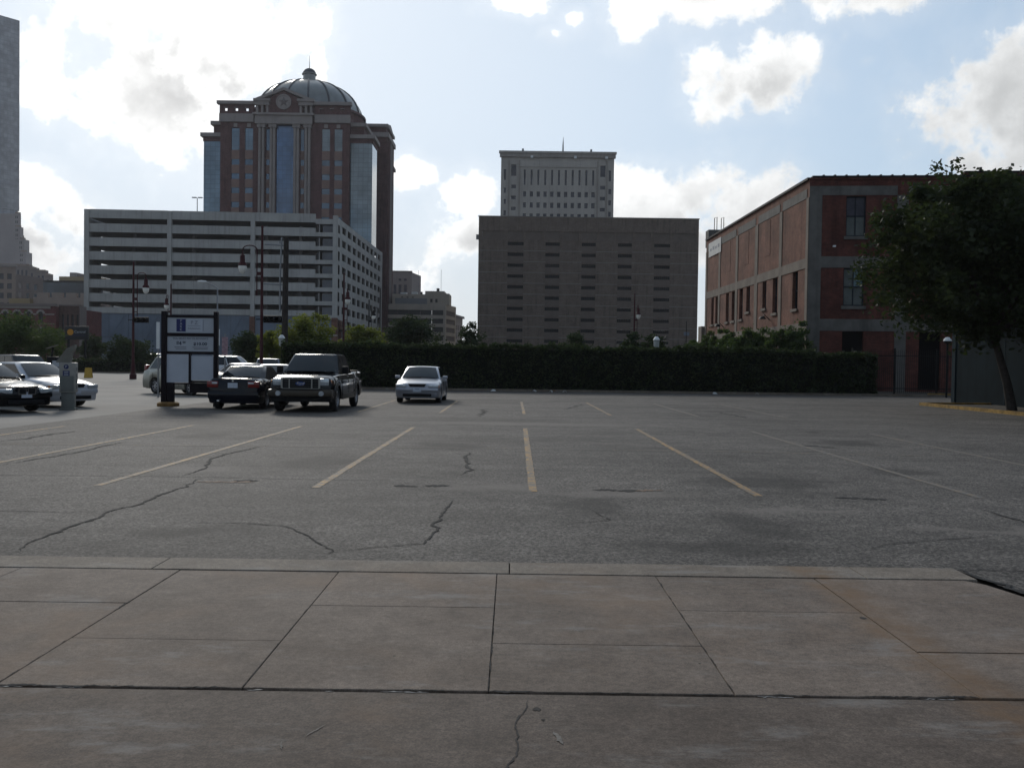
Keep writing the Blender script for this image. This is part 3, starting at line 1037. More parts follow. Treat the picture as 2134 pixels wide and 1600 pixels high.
# ---- domed courthouse tower
M_cbr = brick_mat('courthouse_brick', (0.118, 0.061, 0.056), (0.10, 0.053, 0.050), (0.11, 0.08, 0.072), 2.4, 0.8, 0.2)
M_span = mat('spandrel_brick', (0.21, 0.135, 0.11), 0.9, var=0.12, scale=0.4)
M_stone = mat('courthouse_stone', (0.25, 0.215, 0.195), 0.85, var=0.1, scale=0.3, streak=0.12)
M_towdark = mat('star_stone', (0.15, 0.125, 0.115), 0.85)
M_lead = mat('dome_metal', (0.20, 0.202, 0.19), 0.34, metal=0.7, var=0.12, scale=0.3)
M_rib = mat('dome_rib', (0.07, 0.07, 0.075), 0.5, metal=0.5, var=0.1)
M_blue = glass_grid_mat('blue_curtain_wall', (0.085, 0.135, 0.22), 1.35, 1.5, var=0.10)
M_pale = glass_grid_mat('pale_corner_glass', (0.145, 0.19, 0.225), 1.6, 1.5, var=0.08)
M_winb = mat('courthouse_window_glass', (0.085, 0.125, 0.17), 0.08, metal=0.5, var=0.3, scale=0.3, spec=0.6)


def courthouse():
    r = thing('courthouse', 'tall red brick courthouse with ribbed metal dome, star medallion and blue glass bays', 'courthouse', (-74.4, 328, 0))
    o = r.location
    # glazed corner volumes, then the stepped brick masses
    for (x0, x1, y0, y1) in ((-101, -94, 302, 312), (-55.5, -46.3, 302, 312), (-101, -94, 344, 354), (-55.5, -46.3, 344, 354)):
        prism('corner_bay', rect(x0, x1, y0, y1), 0, 72.2, M_pale, r)
        prism('corner_cornice', rect(x0 - 0.9, x1 + 0.9, y0 - 0.9, y1 + 0.9), 73.6, 74.8, M_stone, r)
        prism('corner_frieze', rect(x0 - 0.2, x1 + 0.2, y0 - 0.2, y1 + 0.2), 72.2, 73.6, M_cbr, r)
    prism('mid_block', rect(-98.2, -49.2, 303.2, 352.5), 0, 77.7, M_cbr, r)
    prism('mid_cornice', rect(-99.0, -48.4, 302.4, 353.3), 77.7, 78.9, M_stone, r)
    # side wing
    prism('side_wing', rect(-104, -44.8, 326, 344), 0, 80.0, M_cbr, r)
    prism('side_wing_cornice', rect(-104.6, -44.2, 325.3, 344.7), 80.0, 81.6, M_stone, r)
    prism('side_wing_attic', rect(-103.6, -45.2, 326.4, 343.6), 81.6, 83.6, M_cbr, r)
    prism('side_wing_cap', rect(-104.3, -44.5, 325.6, 344.4), 83.6, 84.6, M_stone, r)
    # front block with its window columns
    F = Face(r, (-95.0, 300), (-53.5, 300))
    X = lambda x: x + 95.0
    holes, fills = [], []
    P = 4.57
    rows = [(69.1, 76.1)] + [(66.2 - 1.85 - P * k, 66.2 - P * k) for k in range(13)]
    cols = [(-91.45, -88.85), (-87.1, -84.5), (-62.3, -59.7), (-58.3, -55.7)]
    for a, b in cols:
        holes.append((X(a), X(b), 4.0, 76.2))
    holes.append((X(-77.0), X(-71.4), 4.0, 77.3))
    for a, b in ((-80.3, -79.1), (-69.2, -68.0)):
        holes.append((X(a), X(b), 4.0, 76.0))
    F.wall('front_wall', 0, 78.4, holes, 0.5, M_cbr)
    for a, b in cols:
        prev = 76.2
        for k, (z0, z1) in enumerate(rows):
            if z1 < 20:
                break
            F.box('window', X(a) + 0.02, X(b) - 0.02, z0, z1, -0.45, -0.35, M_winb if k else M_pale)
            nz = rows[k + 1][1]
            F.box('window_spandrel', X(a) + 0.02, X(b) - 0.02, nz, z0, -0.42, -0.12, M_span)
        F.box('keystone', X((a + b) / 2) - 0.6, X((a + b) / 2) + 0.6, 76.4, 77.6, -0.1, 0.12, M_stone)
    F.box('central_glass', X(-77.0), X(-71.4), 4.0, 77.3, -0.5, -0.4, M_blue)
    for a, b in ((-80.3, -79.1), (-69.2, -68.0)):
        for k, (z0, z1) in enumerate(rows):
            if z1 < 20:
                break
            F.box('window', X(a), X(b), z0, z1, -0.45, -0.38, M_winb)
            F.box('window_spandrel', X(a), X(b), rows[k + 1][1], z0, -0.45, -0.3, M_span)
    # paired columns
    cmb = MB().lathe([(0.62, 20), (0.5, 40), (0.46, 76.2)], (0, 0, 0), 12)
    cme = cmb.mesh('column', M_stone, 50)
    for u in (-82.2, -81.1, -78.5, -77.55, -70.85, -69.9, -67.3, -66.25):
        c = link('column', cme, r, F.at(X(u), 0.55, 0))
        F.box('capital', X(u) - 0.75, X(u) + 0.75, 76.2, 77.3, -0.1, 1.2, M_stone)
    # entablature and parapets
    F.box('entablature', X(-83.6), X(-65.2), 77.3, 80.0, -0.2, 1.5, M_stone)
    F.box('entablature_lip', X(-84.2), X(-64.6), 80.0, 80.7, -0.2, 2.0, M_stone)
    for a, b in ((-95.3, -84.2), (-64.6, -53.2)):
        F.box('frieze', X(a), X(b), 78.0, 80.6, -0.3, 0.6, M_stone)
        hl = [(X(a + 1.6 + 3.4 * q), X(a + 1.6 + 3.4 * q) + 0.95, 81.5, 82.5) for q in range(3)]
        F.wall('parapet', 80.6, 83.6, hl, 0.8, M_cbr, u0=X(a), u1=X(b), d=0.1)
        Fb = F.wall('parapet_back', 80.6, 83.6, hl, 0.01, M_cbr, u0=X(a), u1=X(b), d=-0.7)
        F.box('parapet_cornice', X(a) - 0.7, X(b) + 0.5, 83.6, 84.6, -0.9, 1.0, M_stone)
        for (h0, h1, z0, z1) in hl:
            F.box('parapet_ring', h0 - 0.2, h1 + 0.2, z1, z1 + 0.2, -0.1, 0.22, M_stone)
    prism('front_block', rect(-95.0, -53.5, 300.6, 313), 0, 80.5, M_cbr, r)
    # broken pediment with medallion
    mb = MB()
    for d in (0.2, 1.0):
        mb.quad((X(-80.4), -d, 80.7), (X(-68.4), -d, 80.7), (X(-68.4), -d, 84.9), (X(-74.4), -d, 88.0), (X(-80.4), -d, 84.9))
    F.mesh('pediment', mb, M_cbr)
    for sx in (-1, 1):
        cx = -74.4 + sx * 7.0
        # little pierced pavilion
        for q in (-1.9, -0.25, 1.4):
            F.box('pavilion_pier', X(cx + q), X(cx + q + 0.65), 80.7, 83.2, -0.6, 1.2, M_stone)
        F.box('pavilion_cap', X(cx - 2.2), X(cx + 2.4), 83.2, 84.9, -0.6, 1.6, M_stone)
        F.box('pavilion_cap', X(cx - 2.6), X(cx + 2.8), 84.4, 85.2, -0.6, 2.0, M_stone)
        # raking cornice
        mb = MB()
        e = [(cx + sx * 2.4, 84.3), (-74.4, 88.0), (-74.4, 88.9), (cx + sx * 2.4, 85.2)]
        for d in (-0.5, 1.6):
            mb.quad(*[(X(a), -d, z) for a, z in (e if d > 0 else e[::-1])])
        for i in range(4):
            a, b = e[i], e[(i + 1) % 4]
            mb.quad((X(a[0]), 0.5, a[1]), (X(b[0]), 0.5, b[1]), (X(b[0]), -1.6, b[1]), (X(a[0]), -1.6, a[1]))
        F.mesh('raking_cornice', mb, M_stone)
        # gable roof running back to the dome
        mb = MB().quad((X(-74.4), 0, 88.85), (X(-74.4), 16, 88.85), (X(cx + sx * 2.4), 16, 85.15), (X(cx + sx * 2.4), 0, 85.15))
        F.mesh('gable_roof', mb, M_rib)
    prism('gable_body', rect(-82.6, -66.2, 301.5, 318), 80, 85.0, M_cbr, r)
    md = MB().lathe([(0.0, -1.25), (2.1, -1.25), (2.1, -1.45), (2.45, -1.45), (2.45, 0.0)], (X(-74.4), 0, 84.3), 28, 'y')
    disc = F.mesh('medallion', md, M_stone, 40)
    st = MB()
    pts = []
    for k in range(10):
        a = math.pi * k / 5
        rr = 1.75 if k % 2 == 0 else 0.72
        pts.append((X(-74.4) + rr * math.sin(a), 84.3 + rr * math.cos(a)))
    cpt = (X(-74.4), -1.6, 84.3)
    for k in range(10):
        a, b = pts[k], pts[(k + 1) % 10]
        st.quad((a[0], -1.28, a[1]), cpt, (b[0], -1.28, b[1]))
    F.mesh('star', st, M_towdark)
    # right flank: pilasters and strip windows of the wing seen edge-on, pediment facing right
    Sr = Face(r, (-44.8, 326), (-44.8, 344))
    for u in (1.0, 4.0, 7.0, 10.5, 13.5):
        Sr.box('pilaster', u, u + 1.0, 0, 79.5, 0.0, 0.5, M_stone if u in (7.0, 10.5) else M_cbr)
        Sr.box('strip_window', u + 1.3, u + 2.5, 10, 76, 0.0, 0.08, M_winb)
    Sm = Face(r, (-49.2, 312), (-49.2, 326))
    for u in (1.5, 5.5, 9.5):
        Sm.box('strip_window', u, u + 1.6, 10, 75, 0.0, 0.08, M_winb)
    mb = MB().quad((0, 0, 84.6), (18, 0, 84.6), (9, 0, 86.4))
    Sr.mesh('side_pediment', mb, M_stone)
    for sy in (-1, 1):
        mb = MB().quad((9, 0.0, 86.4), (9, 12, 86.4), (9 + sy * 9, 12, 84.6), (9 + sy * 9, 0, 84.6))
        Sr.mesh('side_gable_roof', mb, M_rib)
    # drum and dome
    c = (1.7, 0, 0)
    MB().lathe([(19.2, 80), (19.2, 86.4), (19.8, 86.4), (19.8, 87.2), (18.4, 87.2)], c, 48).obj('drum', M_cbr, r, smooth=35)
    prof = [(18.4 * math.cos(t), 86.6 + 12.6 * math.sin(t)) for t in np.linspace(0, math.radians(82), 12)]
    MB().lathe(prof, c, 64).obj('dome', M_lead, r, smooth=60)
    for k in range(16):
        a = 2 * math.pi * (k + 0.5) / 16
        MB().tube([(c[0] + (q[0] + 0.08) * math.cos(a), c[1] + (q[0] + 0.08) * math.sin(a), q[1]) for q in prof], 0.34, 5).obj('dome_rib', M_rib, r, smooth=40)
    MB().lathe([(3.1, 98.4), (3.1, 99.2), (2.2, 99.2), (2.15, 101.8), (2.6, 101.9), (2.6, 102.2)], c, 20).obj('lantern', M_lead, r, smooth=35)
    MB().lathe([(2.35 * math.cos(t), 102.1 + 2.1 * math.sin(t)) for t in np.linspace(0, math.pi / 2 - 0.02, 7)] + [(0.12, 104.2), (0.05, 108.6), (0.0, 108.7)], c, 18).obj('lantern_cap', M_rib, r, smooth=50)
    return r


courthouse()

# ---- jail block and the office tower behind it
M_jail = brick_mat('jail_brick', (0.132, 0.100, 0.079), (0.113, 0.086, 0.069), (0.138, 0.112, 0.092), 1.2, 0.4, 0.16)
M_jband = mat('jail_band', (0.165, 0.145, 0.125), 0.9, var=0.12, scale=0.5)
M_jpan = mat('jail_panel', (0.112, 0.087, 0.071), 0.9, var=0.15, scale=0.5)
M_louvb = mat('window_bar_steel', (0.03, 0.028, 0.027), 0.7, spec=0.1)
M_louv = mat('jail_window', (0.006, 0.006, 0.007), 0.6, spec=0.1, var=0.4, scale=0.8)


def jail():
    r = thing('detention_block', 'wide brown brick block with five columns of narrow dark slit windows', 'building', (21, 260, 0))
    F = Face(r, (-9.9, 260), (51.7, 260))
    P = 3.02
    cols = [(8.15, 12.65), (18.75, 22.75), (28.9, 32.85), (39.05, 42.95), (49.2, 53.65)]
    wins = [(a, b, 34.6 - P * k, 35.55 - P * k) for a, b in cols for k in range(11)]
    pans = [(1.0, 7.2), (8.1, 12.5), (13.2, 17.9), (18.7, 22.8), (23.7, 28.0), (28.9, 33.0), (33.8, 38.0), (38.9, 43.1), (44.0, 48.2), (49.1, 53.6), (54.6, 60.8)]
    F.wall('front_wall', 0, 42.5, wins + [(a, b, 36.2, 38.55) for a, b in pans], 0.35, M_jail)
    for a, b in pans:
        F.box('recessed_panel', a + .01, b - .01, 36.21, 38.54, -0.34, -0.3, M_jpan)
    for a, b, z0, z1 in wins:
        w = F.box('slit_window', a + 0.01, b - 0.01, z0 + .01, z1 - .01, -0.32, -0.25, M_louv)
        mb = MB()
        for k in range(1, 8):
            u = (b - a) * k / 8
            mb.box(u - 0.03, u + 0.03, -0.06, 0.0, 0.0, z1 - z0 - .03)
        mb.obj('window_bars', M_louvb, w)
    for a, b in cols:
        F.box('column_strip', a - 0.12, b + 0.12, 0, 35.0, 0.0, 0.0 + 0.003, M_jpan) if False else None
        for k in range(10):
            F.box('spandrel_panel', a, b, 34.6 - P * (k + 1) + 0.95 + 0.28, 34.6 - P * k - 0.05, 0.0, 0.06, M_jpan)
    edges = [0.0] + [q for c in cols for q in c] + [F.L]
    for k in range(11):
        z = 33.0 - P * k
        for i in range(0, len(edges), 2):
            F.box('string_course', edges[i] + 0.02, edges[i + 1] - 0.02, z, z + 0.22, 0.0, 0.05, M_jband)
    F.box('coping', -0.15, F.L + 0.15, 42.5, 42.75, -0.6, 0.12, M_jband)
    Face(r, (51.7, 260), (52.5, 305)).wall('side_wall', 0, 42.5, [], 0.3, M_jail)
    Face(r, (-10.3, 305), (-9.9, 260)).wall('side_wall', 0, 42.5, [], 0.3, M_jail)
    prism('roof', rect(-9.7, 51.5, 260.4, 305), 41.6, 42.1, M_jband, r)
    cbox('roof_unit', -31.4, 4, 36.6, 0.7, 0.7, 1.4, M_steel, r)
    return r


jail()
M_tow = mat('tower_stone', (0.36, 0.325, 0.285), 0.85, var=0.10, scale=0.15, streak=0.2)
M_towd = mat('tower_stone_dark', (0.26, 0.23, 0.2), 0.85, var=0.10, scale=0.15, streak=0.2)
M_twin = mat('tower_window', (0.045, 0.045, 0.055), 0.2, var=0.3, scale=0.4)


def office_tower():
    r = thing('office_tower', 'grey stone tower with rows of small windows rising behind the brown block', 'office tower', (15, 330, 0))
    F = Face(r, (-4.9, 330), (35.15, 330))
    ax = [8.05 + 2.43 * k for k in range(11)]
    holes = [(a, a + 0.72, 64.9, 70.3) for a in ax]
    for z in (60.75, 56.85, 52.95, 49.05, 45.15):
        holes += [(a - 0.2, a + 1.0, z, z + 1.85) for a in ax]
    side = []
    for u in (3.6, 35.2):
        side.append((u, u + 1.8, 68.0, 72.0))
        side += [(u, u + 1.8, z, z + 1.3) for z in (63.6, 59.7, 55.8, 51.9, 48.0)]
    for u in (1.0, 38.2):
        side.append((u, u + 0.8, 66.5, 70.3))
        side += [(u, u + 0.9, z, z + 1.8) for z in (62.0, 58.0, 54.0, 50.0)]
    allh = holes + side
    F.wall('front_wall', 0, 74.6, allh, 0.4, M_tow)
    for a, b, z0, z1 in allh:
        F.box('window', a + .01, b - .01, z0 + .01, z1 - .01, -0.36, -0.3, M_twin)
    for u in (2.6, 6.3, 34.0, 37.3):
        F.box('pilaster', u, u + 0.5, 40, 73.5, 0.0, 0.35, M_towd)
    F.box('lintel_panel', 6.8, 34.0, 71.2, 73.4, 0.0, 0.25, M_tow)
    F.box('cornice', -0.5, F.L + 0.5, 74.6, 76.0, -0.8, 0.6, M_towd)
    F.box('coping', -0.8, F.L + 0.8, 76.0, 76.7, -1.0, 0.9, M_tow)
    Face(r, (35.15, 330), (35.6, 362)).wall('side_wall', 0, 74.6, [], 0.3, M_tow)
    Face(r, (-5.4, 362), (-4.9, 330)).wall('side_wall', 0, 74.6, [], 0.3, M_tow)
    prism('roof', rect(-4.7, 35.0, 330.5, 362), 73.6, 74.2, M_towd, r)
    for u in (7.3, 31.5):
        F.box('roof_vent', u, u + 0.7, 76.7, 77.7, -0.8, 0.0, M_steel)
    for u in (10.4, 25.8, 36.8):
        F.box('roof_lamp', u, u + 0.9, 74.2, 75.0, 0.6, 1.2, M_white)
    mb = MB().tube([(21.9, 1, 76.5), (21.9, 1, 79.0), (21.95, 1, 82.2)], [0.32, 0.24, 0.05], 8)
    F.mesh('mast', mb, M_steel, 40)
    return r


office_tower()

# ---- beige stepped building, brown tower and tan block seen between garage and jail
M_beige = mat('beige_plaster', (0.46, 0.385, 0.305), 0.85, var=0.1, scale=0.2, streak=0.12)  # plaster tone raised to carry partial sunlight
M_beiged = mat('beige_band_dark', (0.05, 0.045, 0.042), 0.4, var=0.25, scale=0.3)
M_tan = mat('tan_stone', (0.24, 0.185, 0.15), 0.85, var=0.12, scale=0.2, streak=0.1)
M_umber = mat('umber_stone', (0.18, 0.145, 0.13), 0.85, var=0.1, scale=0.15, streak=0.12)
M_grey = mat('grey_metal_wall', (0.235, 0.23, 0.225), 0.7, var=0.08, scale=0.3)


def beige_building():
    r = thing('beige_office_block', 'beige office block with dark ribbon windows and stepped penthouse beside the garage', 'building', (-34, 330, 0))
    F = Face(r, (-50, 330), (-24.0, 330))
    bands = [(20.0, 17.6 + 2.6 - 2.4)]
    rib = []
    for k in range(5):
        zt = 20.1 - 3.0 * k
        rib.append((0.6, 25.2, zt - 1.75, zt))
    F.wall('front_wall', 0, 22.2, rib, 0.5, M_beige)
    for a, b, z0, z1 in rib:
        for q in range(6):
            w = (b - a) / 6
            F.box('ribbon_window', a + w * q + 0.03, a + w * (q + 1) - 0.03, z0, z1, -0.45, -0.4, M_beiged)
    Sd = Face(r, (-24.0, 330), (-21.2, 345))
    rib2 = [(1.2, 14.0, z0, z1) for a, b, z0, z1 in rib]
    Sd.wall('side_wall', 0, 22.2, rib2, 0.4, M_beige)
    for a, b, z0, z1 in rib2:
        Sd.box('ribbon_window', a, b, z0, z1, -0.35, -0.3, M_umber)
    prism('roof', rect(-50, -24.1, 330.2, 348), 21.6, 22.1, M_beige, r)
    prism('upper_block', rect(-43.2, -25.6, 331.5, 346), 22.1, 25.8, M_beige, r)
    P = Face(r, (-43.2, 331.5), (-25.6, 331.5))
    P.box('grey_cladding', 1.0, 12.5, 22.2, 24.3, 0.0, 0.1, M_grey)
    for u in (13.6, 15.4):
        P.box('window', u, u + 0.8, 22.9, 24.2, 0.0, 0.06, M_beiged)
    for u in (3.2, 5.1, 7.0):
        P.box('roof_vent', u, u + 0.7, 24.5, 24.8, 0.1, 0.2, M_beiged)
    prism('penthouse', rect(-31.5, -24.6, 331.8, 344), 22.1, 27.0, M_beige, r)
    prism('penthouse_corner', rect(-25.6, -22.9, 332.4, 344), 22.1, 26.2, M_beige, r)
    prism('roof_unit', rect(-40.5, -38.3, 333, 336), 25.8, 26.5, M_white, r)
    prism('roof_unit', rect(-36.5, -34.4, 333, 336), 25.8, 26.7, M_white, r)
    prism('roof_unit', rect(-33.3, -32.6, 333, 334), 25.8, 26.8, M_beiged, r)
    prism('roof_tank', rect(-27.6, -26.6, 334, 335), 27.0, 28.2, M_beiged, r)
    for x, h in ((-34.2, 34.5), (-26.0, 35.0)):
        MB().tube([(x + 34, 4, 24), (x + 34, 4, h)], 0.06, 5).obj('antenna', M_steel, r)
    return r


beige_building()
r = thing('brown_tower_block', 'plain brown tower block peeking above the beige office block', 'building', (-58, 480, 0))
F = Face(r, (-66, 480), (-52.6, 480))
hl = [(u, u + 1.5, 33, 41.5) for u in (4.0, 6.6, 9.4)] + [(u, u + 1.4, 43.4, 44.6) for u in (6.6, 9.4)]
F.wall('front_wall', 0, 47.9, hl, 0.5, M_umber)
for a, b, c, d in hl:
    F.box('window', a, b, c, d, -0.45, -0.4, M_twin)
Face(r, (-52.6, 480), (-49.8, 500)).wall('side_wall', 0, 47.9, [], 0.4, M_umber)
F.box('coping', -0.3, F.L + 0.2, 47.9, 48.6, -0.6, 0.2, M_jpan)
prism('roof', [(-66, 480.2), (-52.7, 480.2), (-50, 500), (-66, 500)], 47.0, 47.5, M_umber, r)
r = thing('tan_corniced_block', 'narrow tan stone block with overhanging dark cornice left of the detention block', 'building', (-24, 380, 0))
F = Face(r, (-29, 380), (-25.0, 380))
F.wall('front_wall', 0, 20.6, [], 0.3, M_tan)
S = Face(r, (-25.0, 380), (-21.9, 404))
hl = [(2 + 4.2 * j, 3.6 + 4.2 * j, 4.5 + 3.6 * k, 6.6 + 3.6 * k) for j in range(5) for k in range(4)]
S.wall('side_wall', 0, 20.6, hl, 0.3, M_tan)
for a, b, c, d in hl:
    S.box('window', a, b, c, d, -0.28, -0.24, M_twin)
S.box('cornice', -0.4, S.L + 0.4, 20.6, 21.5, -0.5, 0.8, M_umber)
prism('roof', [(-29, 380.2), (-25, 380.2), (-22, 404), (-29, 404)], 20.0, 20.5, M_tan, r)

# ---- brick warehouse on the right
M_brk = brick_mat('warehouse_shaded_brick', (0.122, 0.036, 0.026), (0.090, 0.026, 0.019), (0.08, 0.052, 0.043), 0.23, 0.077, 0.42)  # brick darkened in colour for the shaded front
M_brk2 = brick_mat('warehouse_sunlit_brick', (0.185, 0.078, 0.050), (0.145, 0.056, 0.037), (0.13, 0.09, 0.068), 0.23, 0.077, 0.42)  # same brick, lightened in colour for the sunlit flank
M_frame = mat('weathered_concrete_frame', (0.112, 0.104, 0.093), 0.9, var=0.25, scale=1.1, streak=0.35, bump=0.3, bscale=8)  # darker copy of the frame concrete: weathering plus painted front shade
M_frame2 = mat('sunny_concrete_frame', (0.145, 0.118, 0.094), 0.9, var=0.22, scale=1.1, streak=0.25, bump=0.3, bscale=8)  # lighter copy of the frame concrete, flank sunlight painted in
M_wframe = mat('window_frame_paint', (0.012, 0.017, 0.024), 0.6, spec=0.15, var=0.2, scale=3)
M_blind = mat('window_blind', (0.085, 0.095, 0.088), 0.4, var=0.25, scale=1.5, spec=0.2)
M_teal = mat('teal_tinted_glass', (0.025, 0.075, 0.095), 0.1, var=0.3, scale=2, spec=0.5)
M_mauve = mat('curtained_glass', (0.035, 0.033, 0.045), 0.3, var=0.3, scale=2.5, spec=0.2)


def warehouse():
    r = thing('brick_warehouse', 'three-storey red brick warehouse with concrete frame and few windows on the right', 'warehouse', (20.3, 64, 0))
    C0, C1 = (20.3, 64.0), (40.3, 62.2)
    F = Face(r, C0, C1)
    S = Face(r, (19.9, 96), C0)
    u = lambda x: x - 20.25
    # front
    big = [(u(22.72), u(24.06), 10.62, 13.36), (u(22.63), u(24.03), 5.85, 8.45)]
    low = [(u(22.63), u(24.05), 1.0, 4.12), (u(27.75), u(29.2), 0.15, 4.12)]
    more = [(u(30.5), u(31.9), 10.62, 13.36), (u(30.5), u(31.9), 5.85, 8.45), (u(35.2), u(36.6), 10.62, 13.36)]
    allw = big + low + more
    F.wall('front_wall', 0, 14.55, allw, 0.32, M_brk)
    for (x0, x1) in ((0.0, 0.85), (5.85, 6.6), (12.2, 12.95), (18.6, 19.4)):
        F.box('concrete_pier', x0, x1, 0, 13.42, -0.2, 0.05, M_frame)
    for i, (x0, x1) in enumerate(((0.85, 5.85), (6.6, 12.2), (12.95, 18.6))):
        F.box('concrete_beam', x0, x1, 8.46, 9.24, -0.2, 0.045, M_frame)
        F.box('concrete_beam', x0, x1, 4.13, 4.95, -0.2, 0.045, M_frame)
        F.box('concrete_beam', x0, x1, 13.42, 14.05, -0.2, 0.04, M_frame)
    F.box('concrete_beam', 0.0, 0.85, 13.42, 14.05, -0.2, 0.048, M_frame)
    F.box('cornice_course', 0.0, F.L, 14.5, 14.62, -0.3, 0.1, M_brk)
    for k in range(26):
        F.box('coping_tile', 0.15 + 0.76 * k, 0.15 + 0.76 * k + 0.72, 14.62, 14.74, -0.45, 0.14, M_dark)
        F.box('coping_joint_cap', 0.84 + 0.76 * k, 0.96 + 0.76 * k, 14.62, 14.80, -0.47, 0.16, M_dark)
    # raised parapet section to the right
    F.box('raised_parapet', 10.2, F.L, 14.75, 14.92, -0.4, 0.02, M_brk)
    for k in range(12):
        F.box('coping_tile', 10.2 + 0.76 * k, 10.2 + 0.76 * k + 0.72, 14.92, 15.02, -0.45, 0.12, M_dark)
    F.box('roof_pipe', 11.6, 11.75, 14.6, 15.5, -1.2, -1.0, M_dark)

    def sash(f, a, b, z0, z1, panes, deep=-0.24, sill=M_frame):
        wn = f.box('window', a, b, z0, z1, deep - 0.03, deep - 0.02, M_wframe)
        w, h = b - a, z1 - z0
        fr = MB()
        t = 0.09
        fr.box(0, t, -0.09, 0, 0, h).box(w - t, w, -0.09, 0, 0, h).box(t, w - t, -0.09, 0, 0, t).box(t, w - t, -0.09, 0, h - t, h)
        fr.box(t, w - t, -0.1, 0, h * 0.49, h * 0.49 + 0.09).box(w / 2 - 0.03, w / 2 + 0.03, -0.08, 0, t, h - t)
        fr.obj('frame', M_wframe, wn)
        k = 0
        for j in range(2):
            for i in range(2):
                x0 = t if i == 0 else w / 2 + 0.03
                x1 = w / 2 - 0.03 if i == 0 else w - t
                q0 = t if j == 0 else h * 0.49 + 0.09
                q1 = h * 0.49 if j == 0 else h - t
                MB().box(x0, x1, -0.03, -0.02, q0, q1).obj('pane', panes[k], wn)
                k += 1
        f.box('sill', a - 0.12, b + 0.12, z0 - 0.22, z0, -0.2, 0.12, sill)

    sash(F, *big[0], [M_blind, M_blind, M_mauve, M_mauve])
    sash(F, *big[1], [M_blind, M_blind, M_blind, M_teal])
    sash(F, *more[0], [M_dglass] * 4)
    sash(F, *more[1], [M_dglass] * 4)
    sash(F, *more[2], [M_blind, M_blind, M_dglass, M_dglass])
    for (a, b, z0, z1) in low:
        d = F.box('doorway', a, b, z0, z1, -0.31, -0.25, M_hole)
    cbox('wall_lamp', 1.65, -0.35, 9.85, 0.16, 0.2, 0.12, M_white, r)
    # left flank
    wins = [(2.72, 3.8, 5.75, 8.4), (4.5, 5.66, 5.75, 8.4), (8.74, 9.85, 5.75, 8.4), (10.97, 12.2, 5.75, 8.4), (13.66, 14.84, 5.75, 8.42), (16.0, 17.16, 6.28, 8.42), (20.94, 22.0, 6.28, 8.44), (23.73, 24.96, 5.76, 8.44), (28.63, 29.86, 5.78, 8.45)]
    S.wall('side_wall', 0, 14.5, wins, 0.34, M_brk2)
    for a, b, z0, z1 in wins:
        w = S.box('window', a + .005, b - .005, z0 + .005, z1, -0.33, -0.28, M_dglass)
        wd, h = b - a, z1 - z0
        fr = MB().box(0, 0.07, -0.05, 0, 0, h).box(wd - 0.08, wd - 0.01, -0.05, 0, 0, h).box(0.07, wd - 0.08, -0.06, 0, h * 0.48, h * 0.48 + 0.08).box(wd / 2 - .03, wd / 2 + .03, -.04, 0, 0, h)
        fr.obj('frame', M_wframe, w)
        S.box('sill', a - 0.1, b + 0.1, z0 - 0.2, z0, -0.2, 0.12, M_frame2)
    pil = [(0.0, 0.7), (5.72, 6.4), (12.25, 13.0), (18.6, 19.45), (25.35, 26.0), (31.5, S.L)]
    for a, b in pil:
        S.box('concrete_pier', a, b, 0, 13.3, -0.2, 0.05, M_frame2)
    for i in range(len(pil) - 1):
        S.box('concrete_beam', pil[i][1], pil[i + 1][0], 8.47, 9.16, -0.2, 0.045, M_frame2)
        S.box('concrete_beam', pil[i][1], pil[i + 1][0], 3.9, 4.7, -0.2, 0.045, M_frame2)
        S.box('stained_beam', pil[i][1], pil[i + 1][0], 13.3, 13.95, -0.2, 0.03, M_frame)
    for a, b, z0, z1 in ((15.1, 16.5, 10.4, 13.2), (21.5, 22.85, 10.4, 13.2), (9.0, 10.2, 10.4, 13.2)):
        S.box('bricked_up_window', a, b, z0, z1, -0.1, 0.02, M_brk2)
    for k in range(42):
        S.box('coping_tile', 0.05 + 0.76 * k, 0.05 + 0.76 * k + 0.72, 14.5, 14.66, -0.45, 0.14, M_dark)
    prism('roof', [(20.3, 95.5), (20.7, 64.5), (40, 62.8), (40, 95.5)], 13.6, 13.9, M_dark, r)
    prism('roof_stair_hut', [(20.0, 97), (20.0, 95.5), (24, 95.5), (24, 99)], 13.9, 15.6, M_frame, r)
    for x in (0.3, 1.0):
        MB().tube([(x, 31.6, 15.4), (x, 31.6, 16.8), (x + 0.25, 31.6, 16.9), (x + 0.25, 31.6, 15.6)], 0.04, 5).obj('roof_ladder_hoop', M_dark, r)
    Face(r, (40.3, 96), (19.9, 96)).wall('back_wall', 0, 14.5, [], 0.3, M_brk)
    S.box('side_porch', -1.6, -0.1, 0.0, 5.7, -2.0, 0.35, M_frame2)
    for uu in (8.0, 23.0):
        mb = MB().lathe([(0.0, 0.22), (0.16, 0.2), (0.3, 0.0)], (uu, -0.55, 5.35), 10).tube([(uu, 0, 5.3), (uu, -0.4, 5.7), (uu, -0.55, 5.5)], 0.04, 5)
        S.mesh('wall_lamp', mb, M_dark, 40)
    return r, S


wh, WS = warehouse()
# white banner hung on the flank of the warehouse
bl = WS.at(1.45, 0.08, 12.6)
t = thing('banner', 'faded white banner hung high on the side wall of the brick warehouse', 'banner', (bl[0] + 20.3, bl[1] + 64, bl[2]), WS.rz)
MB().box(0, 5.2, 0, 0.03, 0, 1.42).obj('cloth', mat('banner_cloth', (0.52, 0.50, 0.47), 0.8, var=0.1, scale=1.5, bump=0.3, bscale=2), t)
M_print = mat('grey_print', (0.26, 0.26, 0.27), 0.8, var=0.1)
for k in range(4):
    MB().box(0.6 + 1.1 * k, 1.35 + 1.1 * k, -0.004, -0.001, 0.55, 0.8 + 0.1 * (k % 2)).obj('print_mark', M_print, t)

